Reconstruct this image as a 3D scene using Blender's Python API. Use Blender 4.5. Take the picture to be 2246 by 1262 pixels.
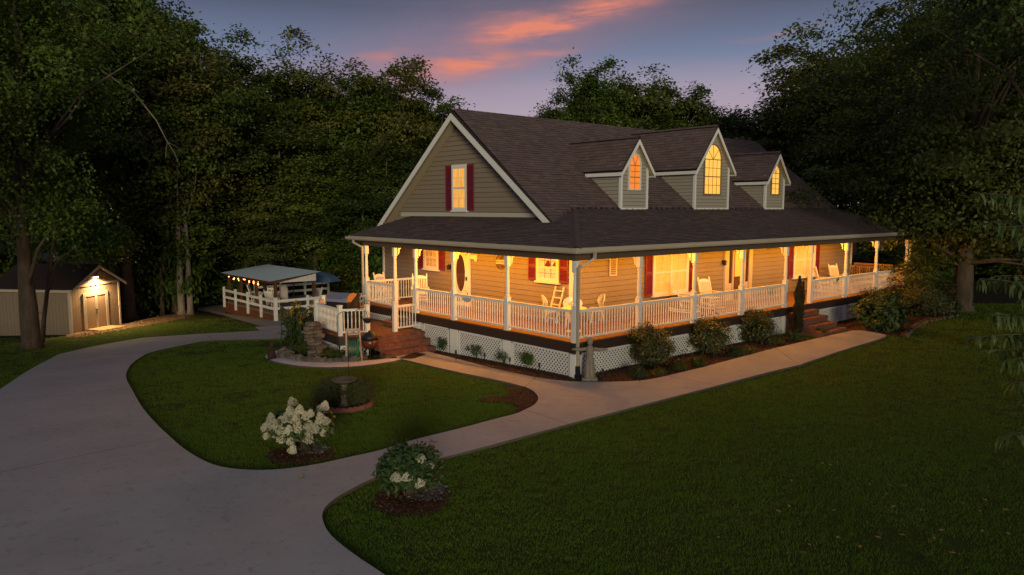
import bpy, bmesh, math, random
from mathutils import Vector, Matrix, noise
from mathutils.geometry import delaunay_2d_cdt
R = math.radians
rnd = random.Random(7)
sc = bpy.context.scene
for o in list(bpy.data.objects):
    bpy.data.objects.remove(o)

# ------------------------------------------------------------------ camera
CAM = Vector((-14.483, -14.06, 4.64))
cd = bpy.data.cameras.new('camera'); cam = bpy.data.objects.new('camera', cd)
sc.collection.objects.link(cam); sc.camera = cam
cd.sensor_width = 36.0; cd.lens = 36.0 * 1622 / 2246
cd.clip_start = .1; cd.clip_end = 3000
cam.location = CAM
cam.rotation_euler = (R(90 - 6.067), 0, R(49.07 - 90))

# ------------------------------------------------------------------ dusk sky
world = bpy.data.worlds.new('World'); sc.world = world; world.use_nodes = True
nt = world.node_tree; N = nt.nodes; Lk = nt.links
N.clear()
def wn(t, **k):
    n = N.new(t)
    for a, b in k.items(): setattr(n, a, b)
    return n
def wmath(op, a, b=None, clamp=False):
    n = wn('ShaderNodeMath', operation=op); n.use_clamp = clamp
    for i, x in enumerate((a, b)):
        if x is None: continue
        if isinstance(x, (int, float)): n.inputs[i].default_value = x
        else: Lk.new(x, n.inputs[i])
    return n.outputs[0]
def ramp(nodes, fac, stops, links):
    n = nodes.new('ShaderNodeValToRGB'); cr = n.color_ramp
    while len(cr.elements) < len(stops): cr.elements.new(.5)
    for e, (p, c) in zip(cr.elements, stops):
        e.position = p; e.color = (c[0], c[1], c[2], 1)
    links.new(fac, n.inputs[0]); return n.outputs[0]
def wmix(f, a, b):
    n = wn('ShaderNodeMix', data_type='RGBA')
    for s, x in ((0, f), (6, a), (7, b)):
        if isinstance(x, (int, float)): n.inputs[s].default_value = x
        elif isinstance(x, tuple): n.inputs[s].default_value = (*x, 1)
        else: Lk.new(x, n.inputs[s])
    return n.outputs[2]
geo = wn('ShaderNodeTexCoord')
sep = wn('ShaderNodeSeparateXYZ'); Lk.new(geo.outputs['Generated'], sep.inputs[0])
X, Y, Z = sep.outputs
# west (sunset side) is where the camera looks: unit vector SUNSET
SA = R(49.07)
side = wmath('ADD', wmath('MULTIPLY', X, math.sin(SA)), wmath('MULTIPLY', Y, -math.cos(SA)))
fwd = wmath('ADD', wmath('MULTIPLY', X, math.cos(SA)), wmath('MULTIPLY', Y, math.sin(SA)))
zc = wmath('MAXIMUM', Z, 0.0)
base = ramp(N, zc, [(0.0, (.55, .41, .47)), (.10, (.48, .38, .455)), (.155, (.37, .325, .43)), (.195, (.175, .22, .345)), (.25, (.095, .115, .185)), (.45, (.125, .135, .19)), (1.0, (.135, .14, .19))], Lk)
# physically based twilight sky mixed in
nis = wn('ShaderNodeTexSky', sky_type='NISHITA'); nis.sun_disc = False
nis.sun_elevation = R(1.0); nis.sun_rotation = R(90) - SA + R(8); nis.altitude = 200
nisc = wn('ShaderNodeVectorMath', operation='SCALE'); Lk.new(nis.outputs[0], nisc.inputs[0]); nisc.inputs['Scale'].default_value = .05
base = wmix(.05, base, nisc.outputs[0])
# thin sunset cloud: torn streaks low over the place where the sun went down
fw_ = wmath('MAXIMUM', fwd, .05)
tx_ = wmath('DIVIDE', side, fw_); ty_ = wmath('DIVIDE', Z, fw_)
front = wmath('MULTIPLY', wmath('SUBTRACT', fwd, .3), 5.0, True)
comb = wn('ShaderNodeCombineXYZ'); Lk.new(tx_, comb.inputs[0]); Lk.new(ty_, comb.inputs[1])
def cnoise(rot, sx, sy, scale, detail, dist=0):
    m = wn('ShaderNodeMapping'); Lk.new(comb.outputs[0], m.inputs[0]); m.inputs['Rotation'].default_value = (0, 0, R(rot)); m.inputs['Scale'].default_value = (sx, sy, 1)
    n = wn('ShaderNodeTexNoise'); Lk.new(m.outputs[0], n.inputs[0]); n.inputs['Scale'].default_value = scale; n.inputs['Detail'].default_value = detail; n.inputs['Roughness'].default_value = .6; n.inputs['Distortion'].default_value = dist
    return n.outputs[0]
warp = cnoise(-8, 1, 2.2, 9, 4); tear = cnoise(-9, 1, 5.5, 11, 7, .4); broad = cnoise(-9, 1, 2.5, 5, 3)
wx = wmath('ADD', tx_, wmath('MULTIPLY', wmath('SUBTRACT', broad, .5), .09)); wy = wmath('ADD', ty_, wmath('MULTIPLY', wmath('SUBTRACT', warp, .5), .034))
def streak(x, y, L, T, sl, w):
    dx = wmath('SUBTRACT', wx, x); dy = wmath('SUBTRACT', wy, y); c_, s_ = math.cos(R(sl)), math.sin(R(sl))
    p = wmath('ADD', wmath('MULTIPLY', dx, c_ / L), wmath('MULTIPLY', dy, s_ / L)); q = wmath('ADD', wmath('MULTIPLY', dx, -s_ / T), wmath('MULTIPLY', dy, c_ / T))
    r2 = wmath('ADD', wmath('MULTIPLY', p, p), wmath('MULTIPLY', q, q))
    return wmath('MULTIPLY', wmath('POWER', 2.718, wmath('MULTIPLY', r2, -1.3)), w)
def total(lst):
    o = None
    for a in lst: o = streak(*a) if o is None else wmath('ADD', o, streak(*a))
    return o
body = total([(-0.0677, 0.2166, 0.2035, 0.0555, 10, 0.55), (0.1056, 0.2485, 0.185, 0.037, 12, 0.4), (-0.1342, 0.1698, 0.1541, 0.037, 4, 0.35)]); fire = total([(0.0042, 0.2299, 0.074, 0.0136, 10, 1.0), (-0.0679, 0.1868, 0.0925, 0.016, 7, 1.1), (0.1322, 0.2669, 0.111, 0.016, 14, 1.0), (0.0878, 0.2473, 0.074, 0.0099, 14, 0.7), (-0.0257, 0.2485, 0.0555, 0.0086, 8, 0.35), (0.0432, 0.2026, 0.0308, 0.0049, 6, 0.4), (-0.1639, 0.1973, 0.0432, 0.0086, 5, 0.45), (0.3451, 0.2299, 0.0555, 0.0049, 10, 0.22)])
body = wmath('MULTIPLY', wmath('MULTIPLY', body, wmath('ADD', wmath('MULTIPLY', tear, 1.1), .35)), front, True)
fire = wmath('MULTIPLY', wmath('MULTIPLY', fire, wmath('MULTIPLY', wmath('SUBTRACT', tear, .27), 2.9, True)), front, True)
sky = wmix(body, base, (.31, .185, .235))
sky = wmix(wmath('MULTIPLY', wmath('POWER', fire, 1.1), .92), sky, (.80, .25, .16))
bg = wn('ShaderNodeBackground'); Lk.new(sky, bg.inputs[0]); bg.inputs[1].default_value = 1.0
out = wn('ShaderNodeOutputWorld'); Lk.new(bg.outputs[0], out.inputs[0])

# ------------------------------------------------------------------ last sunlight, scattered and weak
sd = bpy.data.lights.new('sun', 'SUN'); sun = bpy.data.objects.new('sun', sd); sc.collection.objects.link(sun)
sd.energy = 1.9; sd.angle = R(13); sd.color = (1.0, .91, .62)
sun.rotation_euler = (R(82), 0, R(55 - 90))

sc.view_settings.view_transform = 'Standard'; sc.view_settings.look = 'None'
sc.view_settings.exposure = 0; sc.view_settings.gamma = 1; sc.view_settings.use_curve_mapping = False
sc.render.engine = 'CYCLES'
cy = sc.cycles
cy.use_denoising = True
try: cy.denoiser = 'OPENIMAGEDENOISE'
except Exception: pass
cy.max_bounces = 6; cy.diffuse_bounces = 3; cy.glossy_bounces = 2; cy.transmission_bounces = 3; cy.transparent_max_bounces = 6
cy.sample_clamp_indirect = 4; cy.sample_clamp_direct = 30; cy.caustics_reflective = False; cy.caustics_refractive = False


# ------------------------------------------------------------------ materials
MATS = {}
def mat(name, col, rough=.7, spec=.3, noise_s=0, noise_a=0, col2=None, bump=0, fine=0, bump_s=20, metal=0, emit=None, estr=0, trans=0, island=0, stretch=None, objrand=0):
    if name in MATS: return MATS[name]
    m = bpy.data.materials.new(name); m.use_nodes = True
    nt = m.node_tree; n = nt.nodes; l = nt.links
    b = n['Principled BSDF']
    b.inputs['Roughness'].default_value = rough; b.inputs['Metallic'].default_value = metal
    b.inputs['Specular IOR Level'].default_value = spec
    b.inputs['Base Color'].default_value = (*col, 1)
    src = None
    if noise_a or bump:
        tc = n.new('ShaderNodeTexCoord'); mp = n.new('ShaderNodeMapping'); l.new(tc.outputs['Object'], mp.inputs[0])
        if stretch: mp.inputs['Scale'].default_value = stretch
    def mixc(f, a, bcol):
        x = n.new('ShaderNodeMix'); x.data_type = 'RGBA'
        if isinstance(f, float): x.inputs[0].default_value = f
        else: l.new(f, x.inputs[0])
        for s, v in ((6, a), (7, bcol)):
            if isinstance(v, tuple): x.inputs[s].default_value = (*v, 1)
            else: l.new(v, x.inputs[s])
        return x.outputs[2]
    cur = col
    if fine:
        tf = n.new('ShaderNodeTexNoise'); l.new(mp.outputs[0], tf.inputs[0]); tf.inputs['Scale'].default_value = 6; tf.inputs['Detail'].default_value = 9; tf.inputs['Roughness'].default_value = .75
        rf = n.new('ShaderNodeValToRGB'); rf.color_ramp.elements[0].position = .54; rf.color_ramp.elements[1].position = .78; l.new(tf.outputs[0], rf.inputs[0])
    if noise_a:
        tx = n.new('ShaderNodeTexNoise'); l.new(mp.outputs[0], tx.inputs[0]); tx.inputs['Scale'].default_value = noise_s; tx.inputs['Detail'].default_value = 6; tx.inputs['Roughness'].default_value = .62
        rp = n.new('ShaderNodeValToRGB'); rp.color_ramp.elements[0].position = .5 - .22 / max(noise_a, .2) * .5; rp.color_ramp.elements[1].position = .5 + .22 / max(noise_a, .2) * .5
        l.new(tx.outputs[0], rp.inputs[0])
        c2 = col2 or tuple(c * .6 for c in col)
        mul = n.new('ShaderNodeMath'); mul.operation = 'MULTIPLY'; l.new(rp.outputs[0], mul.inputs[0]); mul.inputs[1].default_value = min(noise_a, 1)
        cur = mixc(mul.outputs[0], col, c2)
    if fine: cur = mixc(rf.outputs[0], cur, tuple(c * fine for c in col))
    if island or objrand:
        if island:
            g = n.new('ShaderNodeNewGeometry'); f = g.outputs['Random Per Island']; amt = island
        else:
            g = n.new('ShaderNodeObjectInfo'); f = g.outputs['Random']; amt = objrand
        hs = n.new('ShaderNodeHueSaturation')
        mr = n.new('ShaderNodeMapRange'); l.new(f, mr.inputs[0]); mr.inputs[3].default_value = 1 - amt; mr.inputs[4].default_value = 1 + amt
        l.new(mr.outputs[0], hs.inputs['Value'])
        if isinstance(cur, tuple): hs.inputs['Color'].default_value = (*cur, 1)
        else: l.new(cur, hs.inputs['Color'])
        cur = hs.outputs[0]
    if not isinstance(cur, tuple): l.new(cur, b.inputs['Base Color'])
    if bump:
        tb = n.new('ShaderNodeTexNoise'); l.new(mp.outputs[0], tb.inputs[0]); tb.inputs['Scale'].default_value = bump_s; tb.inputs['Detail'].default_value = 4
        bp = n.new('ShaderNodeBump'); bp.inputs['Strength'].default_value = bump; bp.inputs['Distance'].default_value = .02
        l.new(tb.outputs[0], bp.inputs['Height']); l.new(bp.outputs[0], b.inputs['Normal'])
    if emit:
        b.inputs['Emission Color'].default_value = (*emit, 1); b.inputs['Emission Strength'].default_value = estr
    if trans:
        b.inputs['Subsurface Weight'].default_value = 0
        o = n['Material Output']; t = n.new('ShaderNodeBsdfTranslucent'); ms = n.new('ShaderNodeMixShader'); ms.inputs[0].default_value = trans
        if isinstance(cur, tuple): t.inputs[0].default_value = (*cur, 1)
        else: l.new(cur, t.inputs[0])
        l.new(b.outputs[0], ms.inputs[1]); l.new(t.outputs[0], ms.inputs[2]); l.new(ms.outputs[0], o.inputs[0])
    MATS[name] = m; return m
def glass(name, tint=(.9, .92, .95), gloss=.10):
    if name in MATS: return MATS[name]
    m = bpy.data.materials.new(name); m.use_nodes = True; n = m.node_tree.nodes; l = m.node_tree.links; n.clear()
    t = n.new('ShaderNodeBsdfTransparent'); t.inputs[0].default_value = (*tint, 1)
    g = n.new('ShaderNodeBsdfGlossy'); g.inputs['Roughness'].default_value = .03
    ms = n.new('ShaderNodeMixShader'); ms.inputs[0].default_value = .06; l.new(t.outputs[0], ms.inputs[1]); l.new(g.outputs[0], ms.inputs[2])
    o = n.new('ShaderNodeOutputMaterial'); l.new(ms.outputs[0], o.inputs[0]); MATS[name] = m; return m
def glowing(name, c1, c2, strength, scale=(1, 1, 1), ns=3.0):
    """lit cloth or room seen through a window"""
    if name in MATS: return MATS[name]
    m = bpy.data.materials.new(name); m.use_nodes = True; n = m.node_tree.nodes; l = m.node_tree.links
    b = n['Principled BSDF']; b.inputs['Base Color'].default_value = (*[min(.8, c) for c in c1], 1)
    tc = n.new('ShaderNodeTexCoord'); mp = n.new('ShaderNodeMapping'); mp.inputs['Scale'].default_value = scale; l.new(tc.outputs['Object'], mp.inputs[0])
    tx = n.new('ShaderNodeTexNoise'); tx.inputs['Scale'].default_value = ns; tx.inputs['Detail'].default_value = 3; l.new(mp.outputs[0], tx.inputs[0])
    rp = n.new('ShaderNodeValToRGB'); rp.color_ramp.elements[0].position = .36; rp.color_ramp.elements[1].position = .64
    rp.color_ramp.elements[0].color = (*c2, 1); rp.color_ramp.elements[1].color = (*c1, 1); l.new(tx.outputs[0], rp.inputs[0])
    l.new(rp.outputs[0], b.inputs['Emission Color']); b.inputs['Emission Strength'].default_value = strength
    MATS[name] = m; return m

WHITE = mat('white_paint', (.74, .71, .66), .5, .4, 3, .25, (.62, .59, .54))
SIDING = mat('tan_siding', (.240, .190, .142), .6, .3, 1.2, .3, (.214, .168, .124), objrand=.035)
UNDER = mat('lap_shadow_backing', (.075, .055, .035), .9, .1)  # dark backing paints the lap shadow into the gaps between boards
VINYL = mat('tan_vinyl_siding', (.33, .295, .25), .5, .35, 1.5, .3, (.29, .26, .22), objrand=.03)
TRIM = mat('white_trim', (.70, .68, .66), .5, .4, 2, .3, (.60, .58, .56))
GUTTER = mat('tan_gutter', (.42, .36, .28), .4, .5, 2, .4, (.34, .29, .22))
SOFFIT = mat('brown_beam_paint', (.10, .07, .045), .6, .3, 4, .4, (.07, .05, .03))
CEILP = mat('porch_ceiling_paint', (.55, .48, .38), .6, .3)
SHINGLE = mat('brown_shingle', (.138, .090, .082), .85, .3, 40, .5, (.088, .060, .056), island=.17)
ROOFB = mat('dark_roof_edge_and_course_shadow', (.035, .028, .028), .9, .2)
SHUT = mat('burgundy_shutter', (.17, .018, .04), .5, .35, 6, .25, (.13, .014, .03))
DECKB = mat('brown_deck_board', (.17, .075, .035), .6, .3, 5, .5, (.11, .05, .025), stretch=(1, 1, 1), objrand=.15)
SKIRT = mat('dark_brown_skirt', (.045, .024, .016), .6, .3, 3, .5, (.03, .017, .012))
BRICK = mat('red_brick', (.20, .075, .048), .85, .2, 30, .5, (.12, .046, .032), bump=.3, bump_s=60, objrand=.28)
MORTAR = mat('mortar', (.16, .10, .08), .95, .1, 20, .4)
CONC = mat('pale_concrete', (.385, .355, .335), .85, .25, .45, .6, (.255, .235, .225), bump=.15, bump_s=70, fine=.45)
CONC2 = mat('white_concrete', (.55, .52, .52), .85, .25, .9, .4, (.46, .43, .43), bump=.15, bump_s=70)
CONCE = mat('concrete_edge', (.12, .095, .08), .95, .1, 3, .5)
DIRT = mat('forest_floor', (.045, .034, .022), 1, .05, .8, .8, (.02, .017, .012), bump=.5, bump_s=6)
LAWN = mat('lawn_soil_green', (.045, .062, .013), 1, .05, .9, .7, (.032, .047, .010), bump=.6, bump_s=30)
MULCH = mat('brown_mulch', (.085, .045, .028), 1, .05, 6, .8, (.045, .026, .018), bump=.8, bump_s=35)
GRAVEL = mat('gravel', (.30, .27, .25), .95, .1, 9, .8, (.17, .15, .14), bump=.8, bump_s=40)
IRON = mat('black_iron', (.012, .012, .013), .5, .4)
STEEL = mat('brushed_steel', (.45, .46, .47), .35, .5, 8, .3, (.36, .37, .38), metal=.9)
BARK = mat('grey_brown_bark', (.115, .085, .062), .95, .1, 5, .8, (.05, .038, .03), bump=1.0, bump_s=14, stretch=(1, 1, .25))
PALEBARK = mat('pale_bark', (.24, .20, .165), .95, .1, 5, .8, (.12, .10, .08), bump=.8, bump_s=14, stretch=(1, 1, .25))

def leafmat(name, a, b, trans=.3, rough=.5, spec=.25, hue=.03):
    if name in MATS: return MATS[name]
    m = bpy.data.materials.new(name); m.use_nodes = True; n = m.node_tree.nodes; l = m.node_tree.links
    p = n['Principled BSDF']; p.inputs['Roughness'].default_value = rough; p.inputs['Specular IOR Level'].default_value = spec
    tc = n.new('ShaderNodeTexCoord'); tx = n.new('ShaderNodeTexNoise'); tx.inputs['Scale'].default_value = .7; tx.inputs['Detail'].default_value = 2
    l.new(tc.outputs['Object'], tx.inputs[0])
    g = n.new('ShaderNodeNewGeometry'); oi = n.new('ShaderNodeObjectInfo')
    ad = n.new('ShaderNodeMath'); ad.operation = 'MULTIPLY_ADD'; l.new(g.outputs['Random Per Island'], ad.inputs[0]); ad.inputs[1].default_value = .7; ad.inputs[2].default_value = -.35
    ad2 = n.new('ShaderNodeMath'); ad2.operation = 'ADD'; ad2.use_clamp = True; l.new(tx.outputs[0], ad2.inputs[0]); l.new(ad.outputs[0], ad2.inputs[1])
    mx = n.new('ShaderNodeMix'); mx.data_type = 'RGBA'; l.new(ad2.outputs[0], mx.inputs[0]); mx.inputs[6].default_value = (*a, 1); mx.inputs[7].default_value = (*b, 1)
    hs = n.new('ShaderNodeHueSaturation'); l.new(mx.outputs[2], hs.inputs['Color'])
    mr = n.new('ShaderNodeMapRange'); l.new(oi.outputs['Random'], mr.inputs[0]); mr.inputs[3].default_value = .5 - hue; mr.inputs[4].default_value = .5 + hue; l.new(mr.outputs[0], hs.inputs['Hue'])
    mr2 = n.new('ShaderNodeMapRange'); l.new(oi.outputs['Random'], mr2.inputs[0]); mr2.inputs[3].default_value = 1.2; mr2.inputs[4].default_value = .8; l.new(mr2.outputs[0], hs.inputs['Value'])
    l.new(hs.outputs[0], p.inputs['Base Color'])
    t = n.new('ShaderNodeBsdfTranslucent'); l.new(hs.outputs[0], t.inputs[0]); ms = n.new('ShaderNodeMixShader'); ms.inputs[0].default_value = trans
    o = n['Material Output']; l.new(p.outputs[0], ms.inputs[1]); l.new(t.outputs[0], ms.inputs[2]); l.new(ms.outputs[0], o.inputs[0])
    MATS[name] = m; return m
LEAF = leafmat('woodland_leaf', (.060, .100, .013), (.118, .170, .026))
LEAFB = leafmat('olive_leaf', (.070, .082, .014), (.135, .14, .028))
LEAFD = leafmat('dark_leaf', (.045, .066, .011), (.092, .118, .020))
SHRUBL = leafmat('glossy_shrub_leaf', (.035, .048, .013), (.095, .10, .028), .15, .38, .4)
HYDL = leafmat('hydrangea_leaf', (.03, .06, .02), (.065, .11, .035), .25)
CANNAL = leafmat('canna_leaf', (.03, .065, .018), (.07, .11, .03), .3)
PEACHL = leafmat('peach_leaf', (.09, .125, .03), (.17, .20, .06), .35)
GRASSM = leafmat('grass_blade', (.098, .158, .015), (.14, .205, .028), .3, .7, .1)

# ------------------------------------------------------------------ mesh builder
col = sc.collection
class MB:
    def __init__(s): s.v = []; s.f = []
    def add(s, vs, fs):
        k = len(s.v); s.v += [tuple(v) for v in vs]; s.f += [tuple(i + k for i in f) for f in fs]; return s
    def box(s, x0, x1, y0, y1, z0, z1):
        v = [(x, y, z) for z in (z0, z1) for y in (y0, y1) for x in (x0, x1)]
        return s.add(v, [(0, 2, 3, 1), (4, 5, 7, 6), (0, 1, 5, 4), (2, 6, 7, 3), (0, 4, 6, 2), (1, 3, 7, 5)])
    def bar(s, a, b, w, h, up=(0, 0, 1)):
        a = Vector(a); b = Vector(b); d = (b - a).normalized(); u = Vector(up)
        if abs(d.dot(u)) > .99: u = Vector((1, 0, 0))
        r = d.cross(u).normalized(); u = r.cross(d)
        v = [p + r * (w / 2 * i) + u * (h / 2 * j) for p in (a, b) for i, j in ((-1, -1), (1, -1), (1, 1), (-1, 1))]
        return s.add(v, [(0, 1, 2, 3), (7, 6, 5, 4), (0, 4, 5, 1), (1, 5, 6, 2), (2, 6, 7, 3), (3, 7, 4, 0)])
    def tube(s, pts, rad, n=8, cap=True):
        pts = [Vector(p) for p in pts]; rs = rad if isinstance(rad, (list, tuple)) else [rad] * len(pts)
        k = len(s.v); ref = None
        for i, p in enumerate(pts):
            d = (pts[min(i + 1, len(pts) - 1)] - pts[max(i - 1, 0)])
            d = d.normalized() if d.length > 1e-9 else Vector((0, 0, 1))
            if ref is None: ref = Vector((1, 0, 0)) if abs(d.x) < .9 else Vector((0, 1, 0))
            a = (ref - d * ref.dot(d)).normalized(); b = d.cross(a); ref = a
            for j in range(n):
                t = 2 * math.pi * j / n; s.v.append(tuple(p + (a * math.cos(t) + b * math.sin(t)) * rs[i]))
        for i in range(len(pts) - 1):
            for j in range(n):
                s.f.append((k + i * n + j, k + i * n + (j + 1) % n, k + (i + 1) * n + (j + 1) % n, k + (i + 1) * n + j))
        if cap:
            s.f.append(tuple(k + j for j in reversed(range(n)))); m = k + (len(pts) - 1) * n; s.f.append(tuple(m + j for j in range(n)))
        return s
    def lathe(s, prof, c=(0, 0, 0), n=12):
        k = len(s.v)
        for r, z in prof:
            for j in range(n):
                t = 2 * math.pi * (j + .5) / n; s.v.append((c[0] + r * math.cos(t), c[1] + r * math.sin(t), c[2] + z))
        for i in range(len(prof) - 1):
            for j in range(n):
                s.f.append((k + i * n + j, k + i * n + (j + 1) % n, k + (i + 1) * n + (j + 1) % n, k + (i + 1) * n + j))
        s.f.append(tuple(k + j for j in reversed(range(n)))); m = k + (len(prof) - 1) * n; s.f.append(tuple(m + j for j in range(n)))
        return s
    def prism(s, pts, off):
        """closed polygon pts (3D) extruded by vector off"""
        k = len(s.v); n = len(pts); o = Vector(off)
        s.v += [tuple(p) for p in pts] + [tuple(Vector(p) + o) for p in pts]
        s.f.append(tuple(k + i for i in reversed(range(n)))); s.f.append(tuple(k + n + i for i in range(n)))
        for i in range(n):
            j = (i + 1) % n; s.f.append((k + i, k + j, k + n + j, k + n + i))
        return s
    def ellip(s, c, r, n=10, m=7, jit=0, rn=None):
        k = len(s.v); c = Vector(c)
        for i in range(m + 1):
            ph = math.pi * i / m
            for j in range(n):
                t = 2 * math.pi * j / n; q = 1 + (rn.uniform(-jit, jit) if jit else 0)
                s.v.append((c.x + r[0] * math.sin(ph) * math.cos(t) * q, c.y + r[1] * math.sin(ph) * math.sin(t) * q, c.z - r[2] * math.cos(ph) * q))
        for i in range(m):
            for j in range(n):
                s.f.append((k + i * n + j, k + i * n + (j + 1) % n, k + (i + 1) * n + (j + 1) % n, k + (i + 1) * n + j))
        return s
    def mesh(s, name, m, smooth=False):
        me = bpy.data.meshes.new(name); me.from_pydata(s.v, [], s.f); me.update()
        bm = bmesh.new(); bm.from_mesh(me); bmesh.ops.recalc_face_normals(bm, faces=bm.faces); bm.to_mesh(me); bm.free()
        if smooth:
            for p in me.polygons: p.use_smooth = True
        if m: me.materials.append(m)
        return me
    def build(s, name, m, parent=None, smooth=False, kind=None):
        return place(name, s.mesh(name, m, smooth), parent, kind=kind)
def rawmesh(name, v, f, m, smooth=False):
    me = bpy.data.meshes.new(name); me.from_pydata(v, [], f); me.update(); me.materials.append(m)
    if smooth:
        me.polygons.foreach_set('use_smooth', [True] * len(me.polygons))
    return me
def place(name, me, parent=None, loc=(0, 0, 0), rz=0, sc_=None, kind=None, M=None):
    o = bpy.data.objects.new(name, me); col.objects.link(o)
    if parent: o.parent = parent
    if M is not None: o.matrix_local = M
    else:
        o.location = loc; o.rotation_euler = (0, 0, rz)
        if sc_: o.scale = sc_ if isinstance(sc_, tuple) else (sc_, sc_, sc_)
    if kind: o['kind'] = kind
    return o
def tag(o, label, cat, group=None):
    o['label'] = label; o['category'] = cat
    if group: o['group'] = group
    return o
def thing(name, label, cat, loc=(0, 0, 0), rz=0, group=None):
    o = bpy.data.objects.new(name, None); col.objects.link(o); o.empty_display_size = .2
    o.location = loc; o.rotation_euler = (0, 0, rz); return tag(o, label, cat, group)
def dup(root, loc, rz=0, label=None, scale=None):
    def cp(o, par):
        c = o.copy(); col.objects.link(c)
        if par: c.parent = par
        for ch in o.children: cp(ch, c)
        return c
    r = cp(root, None); r.location = loc; r.rotation_euler = (0, 0, rz)
    if scale: r.scale = (scale, scale, scale)
    if label: r['label'] = label
    return r
def struct(name, me):
    o = place(name, me); o['kind'] = 'structure'; return o
def softp(t, k): return k * math.log1p(math.exp(min(t / k, 40)))
def zg(x, y):
    y = min(y, 60); return -.03 * softp(y, .5) - .055 * softp(y - 8, 1.5) + .085 * softp(y - 36, 2)
def g3(p, dz=0): return Vector((p[0], p[1], zg(p[0], p[1]) + dz))
def inside(p, poly):
    c = False; x, y = p[0], p[1]; j = len(poly) - 1
    for i in range(len(poly)):
        xi, yi = poly[i][0], poly[i][1]; xj, yj = poly[j][0], poly[j][1]
        if (yi > y) != (yj > y) and x < (xj - xi) * (y - yi) / (yj - yi) + xi: c = not c
        j = i
    return c
def smoothpoly(poly, n=2):
    """Chaikin corner cutting for outlines"""
    for _ in range(n):
        q = []
        for i in range(len(poly)):
            a, b = Vector(poly[i]).to_2d(), Vector(poly[(i + 1) % len(poly)]).to_2d()
            q += [a * .75 + b * .25, a * .25 + b * .75]
        poly = q
    return [tuple(p) for p in poly]
def smoothline(pl, n=2):
    pl = [Vector(p).to_2d() for p in pl]
    for _ in range(n):
        q = [pl[0]]
        for a, b in zip(pl, pl[1:]): q += [a * .75 + b * .25, a * .25 + b * .75]
        pl = q + [pl[-1]]
    return [tuple(p) for p in pl]
def fill(name, poly, m, dz=0, holes=(), step=1.0, thick=0, edge_m=None):
    """sheet that follows the ground; thick > 0 makes it a slab with sides"""
    verts = []; edges = []
    for loop in [poly] + list(holes):
        pts = []
        for i in range(len(loop)):
            a, b = Vector(loop[i]).to_2d(), Vector(loop[(i + 1) % len(loop)]).to_2d(); n = max(1, int((b - a).length / step))
            pts += [a.lerp(b, k / n) for k in range(n)]
        k = len(verts); verts += pts; edges += [(k + i, k + (i + 1) % len(pts)) for i in range(len(pts))]
    xs = [p[0] for p in poly]; ys = [p[1] for p in poly]
    x = math.floor(min(xs) / step) * step
    while x < max(xs):
        y = math.floor(min(ys) / step) * step
        while y < max(ys):
            q = (x + .013, y + .017)
            if inside(q, poly) and not any(inside(q, h) for h in holes): verts.append(Vector(q))
            y += step
        x += step
    vo, eo, fo, *_ = delaunay_2d_cdt(verts, edges, [], 0, 1e-5)
    fs = []
    for f in fo:
        c = sum((vo[i] for i in f), Vector((0, 0))) / len(f)
        if inside(c, poly) and not any(inside(c, h) for h in holes): fs.append(tuple(f))
    v3 = [(p.x, p.y, zg(p.x, p.y) + dz) for p in vo]
    me = bpy.data.meshes.new(name); me.from_pydata(v3, [], fs); me.update(); me.materials.append(m)
    bm = bmesh.new(); bm.from_mesh(me); bmesh.ops.delete(bm, geom=[v for v in bm.verts if not v.link_faces], context='VERTS')
    bmesh.ops.recalc_face_normals(bm, faces=bm.faces)
    if bm.faces and sum(f.normal.z for f in bm.faces) < 0: bmesh.ops.reverse_faces(bm, faces=bm.faces)
    if thick:
        r = bmesh.ops.extrude_edge_only(bm, edges=[e for e in bm.edges if e.is_boundary])
        for v in r['geom']:
            if isinstance(v, bmesh.types.BMVert): v.co.z -= thick
        if edge_m:
            me.materials.append(edge_m)
            for f in r['geom']:
                if isinstance(f, bmesh.types.BMFace): f.material_index = 1
        bmesh.ops.recalc_face_normals(bm, faces=bm.faces)
    bm.to_mesh(me); bm.free()
    return me
def clip(poly, a, b, c):
    """keep the part of a 2D polygon where a*x+b*y<=c"""
    out_ = []
    for i in range(len(poly)):
        p, q = poly[i], poly[(i + 1) % len(poly)]; dp = a * p[0] + b * p[1] - c; dq = a * q[0] + b * q[1] - c
        if dp <= 0: out_.append(p)
        if (dp < 0) != (dq < 0) and dp != dq:
            t = dp / (dp - dq); out_.append((p[0] + (q[0] - p[0]) * t, p[1] + (q[1] - p[1]) * t))
    return out_


# ------------------------------------------------------------------ ground, lawn, paving
def terrain():
    cs = [-900, -400, -180, -100] + [-60 + 2 * i for i in range(76)] + [110, 150, 220, 400, 900]
    n = len(cs); v = [(x, y, zg(x, y) - .035) for y in cs for x in cs]
    f = [(j * n + i, j * n + i + 1, (j + 1) * n + i + 1, (j + 1) * n + i) for j in range(n - 1) for i in range(n - 1)]
    return rawmesh('forest_ground', v, f, DIRT, True)
struct('forest_ground', terrain())
LAWNP = smoothline([(-11.91,33.28), (-9.31,28.99), (-7.35,27.88), (-4.89,29.69), (-2.83,30.59), (-0.47,32.67), (0.92,33.62), (1.21,29.71), (0.69,24.28), (0.33,21.62), (0.43,19.18), (0.2,16.3)], 2) + \
    [(0.5, 9), (1, 1), (15, 1), (22.5, .5), (27, 2.5), (25.53,-0.8), (27.91,-3.37), (60, -30), (40, -60), (-20, -40), (-45, -30), (-45, 5)]
struct('lawn', fill('lawn', LAWNP, LAWN, 0, step=1.6))

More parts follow.
